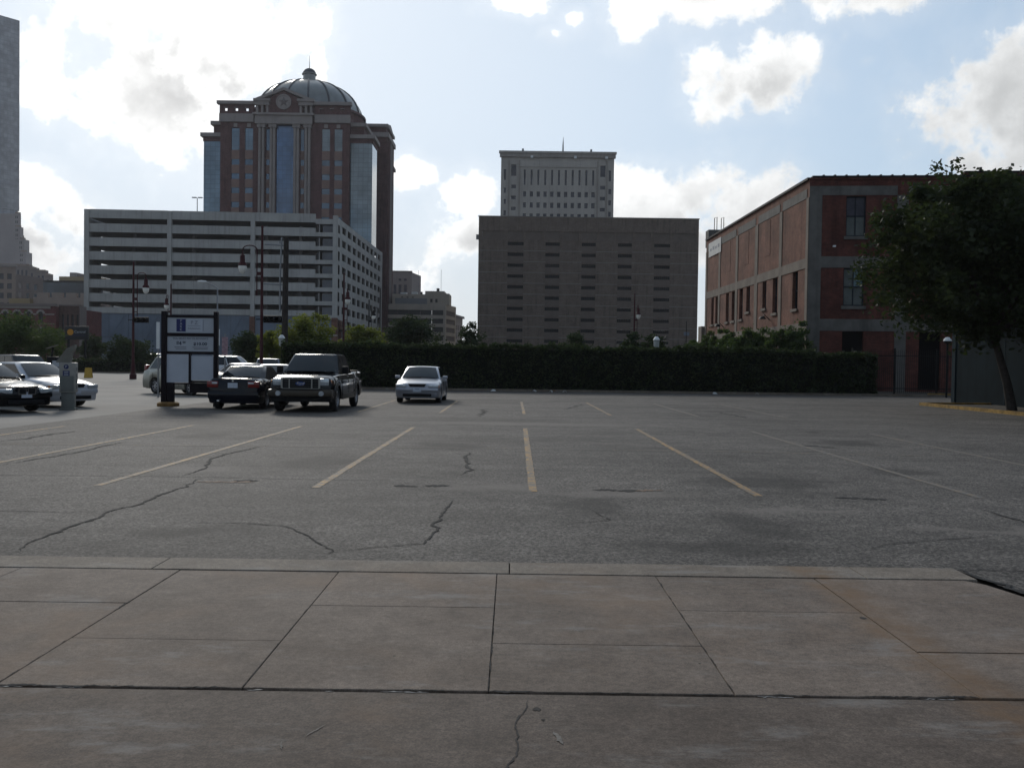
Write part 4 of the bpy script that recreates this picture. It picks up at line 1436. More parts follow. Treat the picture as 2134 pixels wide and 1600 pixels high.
# ---- low dark teal building at the right edge
M_tealw = mat('shaded_teal_wall', (0.010, 0.0155, 0.018), 0.95, spec=0.04, var=0.25, scale=0.8, streak=0.3, bump=0.2, bscale=6)  # wall colour lowered to carry the shade under the tree
M_tealb = mat('teal_trim', (0.015, 0.024, 0.029), 0.9, spec=0.05, var=0.2, scale=1.0)
r = thing('teal_wall_building', 'low dark teal rendered building half hidden by the big tree', 'building', (21.4, 45, 0))
Face(r, (21.4, 45), (20.3, 8)).wall('side_wall', 0, 4.25, [], 0.3, M_tealw)
Face(r, (32, 45.2), (21.4, 45)).wall('back_wall', 0, 4.25, [], 0.3, M_tealw)
prism('roof', [(21.6, 44.8), (20.5, 8), (32, 8), (32, 44.8)], 4.05, 4.2, M_dark, r)
S = Face(r, (21.4, 45), (20.3, 8))
S.box('corner_trim', -0.02, 0.35, 0, 4.3, -0.05, 0.05, M_tealb)
S.box('coping', 0, S.L, 4.25, 4.4, -0.4, 0.08, M_tealb)
for k in range(6):
    S.box('wall_joint', 5.0 + 5.2 * k, 5.06 + 5.2 * k, 0.1, 4.2, 0.0, 0.012, M_tealb)

# ---- downtown on the left
M_sky1 = glass_grid_mat('skyscraper_hazed_cladding', (0.21, 0.212, 0.22), 4.0, 3.9, (0.125, 0.13, 0.14), 0.35, 0.1)  # cladding paled in colour to stand in for distance haze
M_sky2 = glass_grid_mat('skyscraper_base_cladding', (0.18, 0.19, 0.21), 4.0, 3.9, (0.08, 0.09, 0.115), 0.35, 0.15)
r = thing('skyscraper', 'immense pale grey skyscraper cropped by the left edge of the picture', 'skyscraper', (-450, 800, 0))
prism('shaft', [(-426, 800), (-470, 862), (-540, 862), (-540, 655)], 127, 289, M_sky1, r)
prism('lower_shaft', [(-427.6, 799.5), (-470, 862), (-540, 862), (-540, 654)], 0, 127, M_sky2, r)
M_deco = mat('hazed_deco_stone', (0.27, 0.235, 0.225), 0.85, var=0.1, scale=0.1, streak=0.1)  # stone lightened to imitate haze over the far tower
r = thing('stepped_tower', 'art deco tower with stepped setbacks in front of the skyscraper', 'skyscraper', (-390, 700, 0))
for k, (xr, z) in enumerate(((-372.5, 109), (-371.2, 99), (-367.2, 89.5), (-365.6, 80), (-364.0, 70))):
    prism('setback', rect(-400, xr, 700 - k * 1.5, 702 + k), 0 if k == 4 else 60, z, M_deco, r)
    Fk = Face(r, (-400, 700 - k * 1.5), (xr, 700 - k * 1.5))
    if k < 4:
        Fk.box('parapet', Fk.L - 3.5, Fk.L + 0.1, z, z + 1.2, -1.5, 0.1, M_tan)
    for j in range(4):
        for q in range(2):
            Fk.box('window', Fk.L - 3.2 + 1.2 * q - 0.3 * k, Fk.L - 2.5 + 1.2 * q - 0.3 * k, z - 3.5 - 3.6 * j, z - 1.6 - 3.6 * j, 0.0, 0.05, M_twin)
Fk.box('finial', 33.0, 33.6, 90, 92, -1, -0.5, M_tan)
r = thing('stone_terraced_block', 'brown stone office block with terraced roofline below the stepped tower', 'building', (-262, 500, 0))
for x0, x1, z in ((-290, -260.6, 51.2), (-260.6, -256.9, 49.6), (-256.9, -252, 48.3), (-252, -249.4, 46.3)):
    prism('terrace', rect(x0, x1, 500, 503), 0, z, M_umber, r)
    Fk = Face(r, (x0, 500), (x1, 500))
    for q in range(max(1, int((x1 - x0) / 2.2))):
        Fk.box('window', 0.7 + 2.2 * q, 1.7 + 2.2 * q, z - 6.5, z - 3.0, 0, 0.05, M_twin)
    Fk.box('coping', 0, Fk.L, z - 0.9, z + 0.2, 0, 0.3, M_tan)
r = thing('window_grid_block', 'grey stone block with a grid of windows at the left picture edge', 'building', (-182, 330, 0))
F = Face(r, (-205, 326), (-177, 330))
hl = [(1.2 + 2.7 * j, 2.7 + 2.7 * j, 29.0 - 3.4 * k, 31.0 - 3.4 * k) for j in range(10) for k in range(6)]
F.wall('front_wall', 0, 33.3, hl, 0.35, M_tan)
for a, b, c, d in hl:
    F.box('window', a, b, c, d, -0.3, -0.25, M_twin)
F.box('cornice', -0.2, F.L + 0.3, 33.3, 34.2, -0.6, 0.4, M_stone)
S = Face(r, (-177, 330), (-174.3, 344))
S.wall('side_wall', 0, 30.8, [(1.5 + 4 * j, 3.2 + 4 * j, 26 - 3.4 * k, 28 - 3.4 * k) for j in range(3) for k in range(5)], 0.3, M_umber)
prism('roof', [(-205, 326.3), (-177.2, 330.3), (-174.6, 344), (-205, 344)], 30.2, 30.6, M_umber, r)
r = thing('dark_glass_block', 'long low dark glass office slab left of the garage', 'building', (-188, 380, 0))
prism('slab', rect(-200.4, -168, 380, 405), 0, 32.2, glass_grid_mat('slate_glass', (0.045, 0.055, 0.065), 3.0, 3.4, (0.035, 0.04, 0.045), 0.25, 0.15), r)
prism('coping', rect(-200.7, -167.8, 379.7, 405), 32.2, 32.9, M_dark, r)
M_ochre = mat('ochre_brick', (0.26, 0.19, 0.10), 0.9, var=0.1, scale=0.2)
r = thing('ochre_block', 'ochre yellow block with rooftop hut behind the dark glass slab', 'building', (-228, 480, 0))
prism('body', rect(-235, -214, 480, 500), 0, 43.3, M_ochre, r)
prism('roof_hut', rect(-230.4, -227, 482, 490), 43.3, 45.6, M_stone, r)
prism('roof_hut', rect(-227, -222, 483, 490), 43.3, 44.9, M_umber, r)
for q in range(7):
    Face(r, (-235, 480), (-214, 480)).box('window', 1 + 2.9 * q, 2.6 + 2.9 * q, 36, 39, 0, 0.06, M_twin)
M_pinkb = mat('pinkish_stone', (0.26, 0.20, 0.165), 0.9, var=0.12, scale=0.25)
r = thing('notched_parapet_block', 'pinkish stone block with notched battlement-like parapet left of the garage', 'building', (-148, 300, 0))
F = Face(r, (-155.2, 300), (-130, 300))
hl = [(1.3 + 2.3 * j, 2.6 + 2.3 * j, 14.2, 18.6) for j in range(10)]
F.wall('front_wall', 0, 20.9, hl, 0.5, M_pinkb)
for a, b, c, d in hl:
    F.box('window', a, b, c, d, -0.45, -0.4, M_umber)
for k in range(6):
    F.box('merlon', 1.3 + 4.65 * k, 4.75 + 4.65 * k, 20.9, 22.4, -1.2, 0.0, M_pinkb)
prism('roof', rect(-155, -130, 300.3, 320), 20.2, 20.6, M_pinkb, r)
prism('lower_wing', rect(-162, -155.3, 298, 318), 0, 20.3, M_ochre, r)

M_red = brick_mat('arcade_brick', (0.15, 0.05, 0.045), (0.12, 0.042, 0.04), (0.14, 0.1, 0.09), 0.5, 0.17, 0.25)
r = thing('arched_brick_building', 'dark red brick building with white round window arches behind the left trees', 'building', (-96, 180, 0))
F = Face(r, (-118, 179), (-88.7, 180))
ac = [F.L - 9.5 - 2.245 * k + 6.6 for k in range(9)]
hl = [(c - 0.42, c + 0.42, 8.2, 9.95) for c in ac] + [(c - 0.42, c + 0.42, 4.6, 6.6) for c in ac]
F.wall('front_wall', 0, 11.4, hl, 0.4, M_red)
for a, b, c, d in hl:
    F.box('window', a, b, c, d, -0.38, -0.3, M_dglass)
for c in ac:
    for zc in (9.95, 6.6):
        mb = MB()
        for i in range(10):
            t0, t1 = math.pi * i / 10, math.pi * (i + 1) / 10
            q = [(c + rr * math.cos(t), zc + rr * math.sin(t)) for rr, t in ((0.45, t0), (0.82, t0), (0.82, t1), (0.45, t1))]
            for dd in (0.0,):
                mb.quad(*[(a, -0.14, b) for a, b in q])
            mb.quad((q[1][0], 0, q[1][1]), (q[1][0], -0.14, q[1][1]), (q[2][0], -0.14, q[2][1]), (q[2][0], 0, q[2][1]))
            mb.quad((q[0][0], 0, q[0][1]), (q[3][0], 0, q[3][1]), (q[3][0], -0.14, q[3][1]), (q[0][0], -0.14, q[0][1]))
        F.mesh('arch_surround', mb, M_stone)
        F.box('arch_glass', c - 0.44, c + 0.44, zc, zc + 0.44, 0.0, 0.04, M_dglass)
ac2 = sorted(ac)
for zc in (9.75, 6.4):
    for i in range(len(ac2)):
        a = ac2[i] + 0.83
        b = ac2[i + 1] - 0.83 if i + 1 < len(ac2) else F.L - 0.3
        F.box('string_course', a, b, zc, zc + 0.24, 0.0, 0.1, M_stone)
F.box('frieze_band', 0, F.L - 1.0, 10.95, 11.4, 0.0, 0.12, M_towd)
F.box('cornice', -0.2, F.L + 0.1, 11.4, 11.9, -0.4, 0.3, M_umber)
F.box('thin_course', F.L - 6, F.L - 0.3, 8.0, 8.12, 0, 0.06, M_towd)
prism('roof', [(-118, 179.5), (-88.8, 180.4), (-88.8, 200), (-118, 200)], 10.8, 11.2, M_umber, r)
Face(r, (-88.7, 180), (-88.7, 200)).wall('side_wall', 0, 11.4, [], 0.3, M_red)
r = thing('umber_brick_annex', 'plain dark brown brick annex with tall narrow windows next to the garage', 'building', (-86, 181, 0))
F = Face(r, (-88.55, 181), (-84.6, 181))
hl = [(0.5 + 0.95 * k, 0.95 + 0.95 * k, 6.6, 9.9) for k in range(4)]
F.wall('front_wall', 0, 11.6, hl, 0.3, brick_mat('annex_brick', (0.10, 0.06, 0.05), (0.085, 0.05, 0.043), (0.1, 0.08, 0.07), 0.5, 0.17, 0.2))
for a, b, c, d in hl:
    F.box('window', a, b, c, d, -0.28, -0.2, M_dglass)
F.box('coping', 0, F.L, 11.6, 11.9, -0.4, 0.1, M_umber)
prism('roof', rect(-88.5, -84.7, 181.2, 184), 11.0, 11.3, M_umber, r)
Face(r, (-84.6, 181), (-84.6, 184)).wall('side_wall', 0, 11.6, [], 0.3, M_umber)

# ------------------------------------------------------------------ vegetation
M_bark = mat('bark', (0.075, 0.06, 0.047), 0.95, var=0.35, scale=7, bump=0.8, bscale=18)
M_bark2 = mat('dark_bark', (0.034, 0.028, 0.023), 0.95, var=0.35, scale=7, bump=0.8, bscale=18)
L_big = leaf_mat('oak_leaves', (0.014, 0.021, 0.010), (0.042, 0.060, 0.022), 0.36)
L_dark = leaf_mat('dark_leaves', (0.022, 0.036, 0.016), (0.042, 0.062, 0.026), 0.28)
L_mid = leaf_mat('green_leaves', (0.038, 0.062, 0.02), (0.068, 0.10, 0.03), 0.35)
L_yel = leaf_mat('yellow_green_leaves', (0.085, 0.115, 0.022), (0.15, 0.17, 0.035), 0.45)  # yellow-green base colour stands in for light coming through the leaves
L_hedge = leaf_mat('hedge_leaves', (0.014, 0.023, 0.010), (0.045, 0.066, 0.026), 0.3)
L_con = leaf_mat('conifer_leaves', (0.030, 0.052, 0.018), (0.062, 0.10, 0.028), 0.4)
M_core = mat('hedge_dark_core', (0.010, 0.012, 0.008), 1.0, var=0.3, scale=4)

tree('shade_tree', 'big dark leafy tree overhanging the lot at the right edge', 'tree', 19.1, 35.3, 2.75, (0.75, 0.1, 6.0), (5.7, 4.4, 2.95), 120000, 0.092, L_big, M_bark2, 0.16, 640, None, 0.075, 11, low=-0.97, lean=-0.75, box=3.2,
     extra=((-0.9, -.3, 2.9, .3), (-1.6, .3, 2.85, .35), (0.4, -.3, 2.9, .35), (-3.15, 0, 9.25, 0.14), (-2.95, 0, 8.95, 0.17), (-2.3, .1, 9.45, 0.12), (-2.32, .1, 9.05, 0.16), (-5.9, 0, 5.1, 0.26), (-5.5, .2, 5.4, 0.34), (-5.2, -.2, 4.4, 0.4), (-5.6, 0, 5.9, 0.22), (-5.1, 0, 6.6, .35), (-4.6, 0, 7.6, 0.26), (-4.9, .1, 7.85, .14), (-3.6, 0, 8.0, .4), (-4.4, 0, 3.9, 0.4), (-3.6, .3, 3.5, 0.4), (-1.9, 0, 3.2, .4), (-2.8, -.3, 3.4, .4), (-0.6, 0.2, 3.3, .35), (1.2, 0, 3.2, .45), (3, 0, 3.3, .5), (-4.0, 0, 4.6, .5)))

# clipped hedge along the back of the lot
def hedge(name, label, x0, x1, y0, y1, h, n, leaf, m, group=None, wob=0.19):
    t = thing(name, label, 'hedge', ((x0 + x1) / 2, (y0 + y1) / 2, 0), 0, group)
    L, D = x1 - x0, y1 - y0
    MB().box(-L / 2 + 0.15, L / 2 - 0.15, -D / 2 + 0.2, D / 2 - 0.2, 0, h - 0.22).obj('dark_core', M_core, t)  # solid box painted near-black for the hedge's dark inside
    area = np.array([L * h, L * D, L * h, D * h, D * h])
    pick = nrng.choice(5, size=n, p=area / area.sum())
    u, v = nrng.uniform(-0.5, 0.5, n), nrng.uniform(0, 1, n)
    p = np.zeros((n, 3))
    dep = np.abs(nrng.normal(size=n)) * 0.11
    for k in range(5):
        q = pick == k
        if k == 0:
            p[q] = np.c_[u[q] * L, -D / 2 + dep[q], v[q] * h]
        if k == 1:
            p[q] = np.c_[u[q] * L, (v[q] - 0.5) * D, h - dep[q]]
        if k == 2:
            p[q] = np.c_[u[q] * L, D / 2 - dep[q], v[q] * h]
        if k == 3:
            p[q] = np.c_[-L / 2 + dep[q], u[q] * D, v[q] * h]
        if k == 4:
            p[q] = np.c_[L / 2 - dep[q], u[q] * D, v[q] * h]
    w = np.sin(p[:, 0] * 1.7) * 0.5 + np.sin(p[:, 0] * 4.1 + 1) * 0.3 + np.sin(p[:, 0] * 0.6 + 2) * 0.5
    w = w + 0.5 * np.sin(p[:, 0] * 9.3) + 0.4 * np.sin(p[:, 0] * 15.1 + p[:, 1] * 7)
    p[:, 2] += w * wob * (p[:, 2] / h) ** 3 * 0.6
    tip = (p[:, 2] > h - 0.15) & (nrng.uniform(size=n) < 0.12)
    p[tip, 2] += np.abs(nrng.normal(size=int(tip.sum()))) * 0.09
    p[:, 1] += (np.sin(p[:, 0] * 2.3 + p[:, 2] * 3) + np.sin(p[:, 0] * 5.7 - p[:, 2] * 5)) * wob * 0.35
    quads_obj('foliage', leaves(p, leaf), m, t)
    return t


hedge('hedge', 'long tall dark clipped hedge along the back of the parking lot', -13.4, 17.6, 53.6, 55.4, 2.62, 60000, 0.075, L_hedge)
hedge('hedge', 'shorter end of dark hedge in front of the iron fence by the warehouse', 17.7, 21.9, 55.5, 56.8, 2.4, 10500, 0.075, L_hedge)
hedge('low_hedge', 'low dark hedge across the street left of the price sign', -54, -36.5, 99.2, 100.6, 1.35, 9000, 0.10, L_hedge)
hedge('low_hedge', 'low dark hedge across the street right of the price sign', -36, -20, 100.2, 101.6, 1.5, 8000, 0.10, L_hedge)

TG = 'street trees beyond the lot'
def rtree(label, x, y, h, rx, m, n=5200, leaf=0.12, cz=None, rz=None, name='street_tree', tr=0.12, low=-0.8, k=60):
    rz = rz or h * 0.36
    cz = cz or h - rz
    return tree(name, label, 'tree', x, y, max(0.5, cz - rz * 0.75), (0, 0, cz), (rx, rx * 0.9, rz), n, leaf, m, M_bark, tr, k, TG, 0.16, 4, low)


rtree('broad green tree at the left edge in front of the arched brick building', -51.4, 95, 6.0, 4.4, L_mid, 12000, 0.15, 3.3, 2.5)
rtree('rounded green tree just right of the left edge tree', -56.5, 112, 5.4, 2.6, L_mid, 6000, 0.15, 3.0, 2.2)
rtree('small dark tree beneath the dark parking company sign', -54.6, 120, 4.6, 1.7, L_dark, 4000, 0.15, 2.6, 1.9)
rtree('wide low dark tree behind the thin red lamp post', -42, 102, 4.1, 2.6, L_dark, 6000, 0.14, 2.4, 1.6)
rtree('small dark tree right of the price sign', -21.5, 76, 3.8, 1.5, L_dark, 4500, 0.11, 2.4, 1.4)
rtree('yellowish green tree left of the wooden utility pole', -18.4, 71, 3.95, 1.25, L_yel, 4000, 0.10, 2.5, 1.45)
rtree('bright yellow-green tree right of the wooden utility pole', -15.4, 69, 5.2, 2.0, L_yel, 8000, 0.10, 3.3, 1.9)
rtree('yellow-green tree at the foot of the garage corner', -13.6, 85, 5.1, 2.0, L_yel, 6500, 0.12, 3.0, 2.0)
rtree('dark round tree in front of the beige office block', -8.5, 80, 5.7, 2.15, L_dark, 9000, 0.12, 3.4, 2.3)
rtree('dark airy tree beside the left corner of the detention block', -3.5, 75, 4.75, 1.4, L_dark, 4200, 0.11, 3.0, 1.7)
rtree('small dark tree behind the hedge at the middle of the detention block', 4.25, 62, 3.8, 1.15, L_dark, 3600, 0.09, 2.5, 1.3)
rtree('dark bushy tree just left of the white globe lantern', 8.1, 62.5, 3.75, 0.75, L_dark, 2600, 0.09, 2.6, 1.2)
rtree('second dark tree touching the white globe lantern', 9.6, 63.2, 3.85, 0.8, L_dark, 2600, 0.09, 2.6, 1.2)
rtree('yellowish shrub-like tree peeking over the left end of the hedge', -11.3, 72, 3.3, 1.3, L_yel, 2600, 0.10, 2.3, 0.9)

CG = 'conifers beside the warehouse'
for k, (x, y, h, w) in enumerate(((19.35, 63.3, 4.9, 0.75), (18.5, 64.2, 4.35, 0.8), (17.9, 65.6, 4.45, 0.7), (17.2, 66.8, 4.6, 0.65), (16.7, 68.2, 4.35, 0.7), (16.3, 70.4, 4.5, 0.7), (18.9, 72.8, 4.6, 0.7), (17.2, 76.0, 4.6, 0.7), (16.8, 79.5, 4.9, 0.6), (15.9, 82, 4.2, 0.7), (15.2, 77, 3.9, 0.9))):
    words = ('tallest conifer, hard against the front corner pier of the warehouse', 'second conifer from the warehouse corner', 'third conifer from the warehouse corner', 'fourth conifer from the warehouse corner', 'fifth conifer from the warehouse corner', 'sixth conifer from the warehouse corner', 'seventh conifer from the corner, set close to the warehouse wall', 'eighth conifer from the warehouse corner', 'slim pointed conifer below the far paired windows of the warehouse', 'conifer below the far end of the warehouse flank', 'low lighter green conifer, leftmost of the warehouse row')
    t = thing('conifer', words[k], 'conifer', (x, y, 0), 0, CG)
    MB().tube([(0, 0, -0.05), (0, 0, h * 0.85)], [0.09, 0.02], 6).obj('trunk', M_bark, t, smooth=50)
    p = crown_points(7500, (0, 0, h * 0.50), (w * 1.3, w * 1.3, h * 0.46), 60, 0.12, -0.98, box=2.8, extra=[(nrng.uniform(-.15, .15), nrng.uniform(-.1, .1), h * q, 0.30 - 0.26 * q) for q in (0.8, 0.88, 0.95, 1.0)] + [(nrng.uniform(-.6, .6), 0, h * nrng.uniform(.7, .9), 0.13) for q in range(3)])
    p[:, 2] = np.maximum(p[:, 2], 0.1)
    quads_obj('crown', leaves(p, 0.085, squash=1.2), L_con, t)

# ------------------------------------------------------------------ iron fence
t = thing('iron_fence', 'black iron picket fence in front of the warehouse', 'fence', (21.0, 57.2, 0))
FL = 7.8
for z in (0.35, 2.35):
    cbox('rail', FL / 2, 0, z, FL, 0.04, 0.05, M_dark, t)
pm = MB().tube([(0, 0, 0.1), (0, 0, 2.62), (0, 0, 2.78)], [0.014, 0.014, 0.002], 5).mesh('picket', M_dark)
for k in range(int(FL / 0.125)):
    link('picket', pm, t, (0.06 + 0.125 * k, 0, 0))
for k in range(4):
    cbox('post', k * FL / 3, 0, 0, 0.09, 0.09, 2.85, M_dark, t)

# ------------------------------------------------------------------ lamps and poles
M_maroon = mat('maroon_paint', (0.050, 0.013, 0.015), 0.6, var=0.2, scale=5, spec=0.15)
M_globe = mat('white_globe', (0.72, 0.70, 0.64), 0.35, var=0.05, scale=3, spec=0.4)
M_wood = mat('creosoted_wood', (0.030, 0.024, 0.020), 0.9, var=0.35, scale=3, bump=0.6, bscale=12)
M_alu = mat('galvanised_pole', (0.20, 0.205, 0.21), 0.5, metal=0.4, var=0.1)
LG = 'maroon gooseneck street lamps'


def lamp(label, x, y, h, side, reach, arm_z, bulb_z, paint=None, sig=None):
    paint = paint or M_maroon
    t = thing('street_lamp', label, 'street lamp', (x, y, 0), 0, LG)
    MB().lathe([(0.26, 0), (0.26, 0.35), (0.17, 0.45), (0.15, 1.1), (0.105, 1.25), (0.07, h), (0.0, h)], n=12).obj('pole', paint, t, smooth=35)
    MB().lathe([(0.0, h + 0.22), (0.06, h + 0.16), (0.085, h + 0.08), (0.05, h)], n=10).obj('finial', paint, t, smooth=60)
    xs_ = side * 0.3
    top = bulb_z + 0.95
    rr = (reach - 0.3) / 2
    pts = [(xs_, 0, arm_z - 1.2), (xs_, 0, top - 0.1)]
    pts += [(side * (0.3 + rr - rr * math.cos(a)), 0, top + rr * 0.62 * math.sin(a)) for a in np.linspace(0.1, math.pi, 9)]
    pts += [(side * reach, 0, bulb_z + 0.62)]
    MB().tube(pts, 0.035, 7).obj('gooseneck', paint, t, smooth=60)
    cbox('bracket', xs_ / 2, 0, arm_z, 0.3, 0.09, 0.2, paint, t)
    cbox('bracket', xs_ / 2, 0, arm_z - 0.9, 0.3, 0.05, 0.06, paint, t)
    MB().lathe([(0.06, 0.70), (0.14, 0.62), (0.15, 0.25), (0.24, 0.14), (0.26, 0.0), (0.0, 0.0)], (side * reach, 0, bulb_z), 14).obj('lamp_housing', paint, t, smooth=35)
    MB().lathe([(0.235, -0.002), (0.24, -0.12), (0.19, -0.32), (0.08, -0.44), (0.0, -0.46)], (side * reach, 0, bulb_z), 14).obj('globe', M_globe, t, smooth=60)
    return t


def signal(label, x, y, z, sx):
    t = thing('traffic_signal', label, 'traffic signal', (x, y, z), 0, 'horizontal traffic signals')
    cbox('housing', 0, 0, -0.2, 1.1, 0.25, 0.42, M_dark, t, 0.03)
    for k in range(3):
        MB().lathe([(0.15, -0.14), (0.16, -0.38), (0.14, -0.38), (0.13, -0.14), (0.0, -0.14)], (-0.34 + 0.34 * k, 0, 0), 12, 'y').obj('visor', M_dark, t, smooth=40)
    cbox('arm', sx * 0.75, 0, -0.03, 0.5, 0.06, 0.06, M_dark, t)
    return t


lamp('tall maroon gooseneck street lamp left of the wooden utility pole', -14.9, 55, 9.35, -1, 1.16, 6.6, 7.15)
lamp('maroon street lamp with base visible on the pavement left of the price sign', -28.9, 70.6, 8.75, 1, 0.95, 6.0, 6.95)
lamp('distant maroon street lamp just above the price sign', -34.3, 93, 8.9, -1, 0.45, 6.2, 6.95)
lamp('maroon street lamp at the corner of the garage', -14.6, 80, 9.0, 1, 0.34, 6.0, 6.9)
lamp('dark gooseneck street lamp right of the garage corner lamp', -17.7, 114, 9.0, 1, 0.6, 6.4, 7.2, M_dark)
lamp('farther dark street lamp beside the side face of the garage', -18.2, 127, 11.4, -1, 1.0, 7.4, 7.8, M_dark)
lamp('slim street lamp in front of the detention block above the hedge', 12.7, 97, 8.9, 1, 0.42, 6.2, 6.85)
signal('horizontal traffic signal on the maroon lamp left of the price sign', -28.25, 70.5, 4.5, -1)
signal('horizontal traffic signal on the tall maroon lamp by the utility pole', -14.22, 55, 4.0, -1)

t = thing('utility_pole', 'dark wooden utility pole with pale conduit behind the pickup truck', 'utility pole', (-16.25, 66, 0))
MB().tube([(0, 0, -0.1), (0.03, 0, 5), (0.08, 0, 10.3)], [0.24, 0.22, 0.18], 12).obj('pole', M_wood, t, smooth=50)
MB().tube([(-0.30, -0.1, 5.0), (-0.32, -0.1, 7.6), (-0.22, -0.1, 10.3)], 0.06, 7).obj('conduit', M_alu, t, smooth=50)
MB().tube([(-1.45, 0, 9.8), (0.1, 0, 9.72)], 0.045, 5).obj('cross_bracket', M_alu, t)
MB().tube([(-1.5, 0, 7.0), (0.1, 0, 6.95)], 0.045, 5).obj('cross_bracket', M_alu, t)
cbox('insulator', -0.32, -0.1, 9.85, 0.12, 0.12, 0.2, M_steel, t)
t = thing('cobra_street_light', 'thin grey cobra-head street light above the right post of the price sign', 'street light', (-30.6, 96, 0))
MB().tube([(0, 0, 0), (0, 0, 8.9), (-0.3, 0, 9.15), (-1.3, 0, 9.55)], [0.11, 0.07, 0.05, 0.04], 8).obj('pole', M_alu, t, smooth=50)
MB().lathe([(0.0, 0.55), (0.1, 0.45), (0.15, 0.0), (0.1, -0.4), (0.0, -0.45)], (-1.65, 0, 9.6), 10, 'x').obj('lamp_head', M_white, t, smooth=60)

GG = 'white globe lanterns behind the hedge'


def lantern(label, x, y, z, globe_h, post=M_dark, cap=True):
    t = thing('post_lantern', label, 'lantern', (x, y, 0), 0, GG)
    MB().tube([(0, 0, 0), (0, 0, z)], 0.045, 8).obj('post', post, t, smooth=50)
    MB().lathe([(0.07, 0), (0.16, 0.06), (0.19, globe_h * 0.62)], (0, 0, z), 14).obj('globe', mat('lantern_glass', (0.34, 0.35, 0.33), 0.3, var=0.15, scale=6), t, smooth=50)
    MB().lathe([(0.215, 0), (0.2, 0.03), (0.13, 0.16), (0.05, 0.22), (0.0, 0.22)], (0, 0, z + globe_h * 0.66), 14).obj('cap', M_white, t, smooth=50)
    MB().lathe([(0.05, 0.2), (0.06, 0.26), (0.0, 0.34)], (0, 0, z + globe_h * 0.66), 10).obj('finial', M_dark, t, smooth=50)


lantern('white globe lantern standing above the hedge in front of the detention block', 8.85, 57, 2.62, 0.8)
lantern('small white globe lantern left of the wooden utility pole', -14.2, 57, 2.45, 0.75)
t = thing('gate_lamp', 'mushroom-capped lamp post beside the teal wall', 'lamp post', (24.4, 52, 0))
MB().tube([(0, 0, 0), (0, 0, 3.05)], 0.06, 8).obj('post', M_dark, t, smooth=50)
MB().lathe([(0.23, 3.18), (0.2, 3.28), (0.1, 3.38), (0.0, 3.4)], n=14).obj('cap', M_white, t, smooth=50)
MB().lathe([(0.08, 3.02), (0.2, 3.1), (0.22, 3.18)], n=14).obj('collar', M_dark, t, smooth=50)

M_bluesign = mat('pale_blue_sign', (0.16, 0.20, 0.25), 0.5, var=0.1)
t = thing('street_sign_post', 'thin street sign post with two pale blue plates above the hedge', 'sign post', (16.85, 90, 0))
MB().tube([(0, 0, 0), (0, 0, 5.9)], 0.04, 6).obj('post', M_dark, t)
cbox('sign_plate', -0.13, -0.06, 4.52, 0.24, 0.02, 0.34, M_bluesign, t)
cbox('sign_plate', 0.16, -0.06, 4.52, 0.24, 0.02, 0.34, M_bluesign, t)
t = thing('street_sign_post', 'low green street name sign in front of the garage side', 'sign post', (-12.9, 93, 0))
MB().tube([(0, 0, 0), (0, 0, 3.6)], 0.04, 6).obj('post', M_dark, t)
cbox('sign_plate', -0.25, -0.05, 3.35, 0.55, 0.02, 0.2, mat('green_sign', (0.04, 0.12, 0.10), 0.5), t)
t = thing('no_parking_sign', 'narrow pale red parking sign right of the price sign', 'sign post', (-10.7, 34.5, 0))
MB().tube([(0, 0, 0), (0, 0, 2.55)], 0.03, 6).obj('post', M_steel, t)
cbox('sign_plate', 0, -0.03, 1.75, 0.22, 0.01, 0.68, mat('pale_red_sign', (0.30, 0.20, 0.22), 0.5, var=0.3, scale=9), t)
t = thing('banner_pole', 'pale vertical banner on a post left of the price sign', 'banner', (-14.6, 38.2, 0))
MB().tube([(0, 0, 0), (0, 0, 3.1)], 0.03, 6).obj('post', M_steel, t)
cbox('banner_cloth', 0.0, -0.04, 2.0, 0.14, 0.02, 1.1, M_white, t)
t = thing('banner_pole', 'pale vertical banner on a post just right of the price sign', 'banner', (-11.75, 37.0, 0))
MB().tube([(0, 0, 0), (0, 0, 2.9)], 0.03, 6).obj('post', M_steel, t)
cbox('banner_cloth', 0.0, -0.04, 2.15, 0.15, 0.02, 0.65, M_white, t)

# ------------------------------------------------------------------ vehicles
def paint(name, col, metal=0.35, rough=0.32, cw=0.6, sp=0.3):
    return mat(name, col, rough, metal, var=0.04, scale=2.0, spec=sp, coat=cw)


P_black = paint('black_car_paint', (0.003, 0.0034, 0.0045), 0.0, 0.12, 0.3, 0.12)
P_navy = paint('navy_car_paint', (0.003, 0.004, 0.009), 0.0, 0.12, 0.3, 0.12)
P_silver = paint('silver_car_paint', (0.27, 0.285, 0.32), 0.6)
P_white = paint('white_car_paint', (0.62, 0.62, 0.62), 0.0)
P_pearl = paint('pearl_car_paint', (0.42, 0.43, 0.46), 0.3)
P_beige = paint('beige_car_paint', (0.24, 0.23, 0.19), 0.4)
P_gold = paint('tan_lower_cladding', (0.055, 0.045, 0.034), 0.1, 0.4, 0.2, 0.15)
P_redc = paint('red_car_paint', (0.09, 0.010, 0.012), 0.0, 0.3, 0.4, 0.2)
P_blue = paint('blue_car_paint', (0.03, 0.045, 0.09), 0.2)
P_grey = paint('grey_car_paint', (0.02, 0.021, 0.023), 0.1, 0.3, 0.4, 0.2)
M_cg = mat('car_glass', (0.012, 0.015, 0.016), 0.03, var=0.4, scale=2.2, spec=0.45, bump=0.2, bscale=1.6)
M_tyre = mat('tyre_rubber', (0.012, 0.012, 0.012), 0.8, var=0.2, scale=8)
M_rim = mat('alloy_rim', (0.32, 0.32, 0.33), 0.35, metal=0.7, var=0.08, scale=6)
M_chrome = mat('chrome', (0.5, 0.5, 0.5), 0.15, metal=0.95, var=0.03)
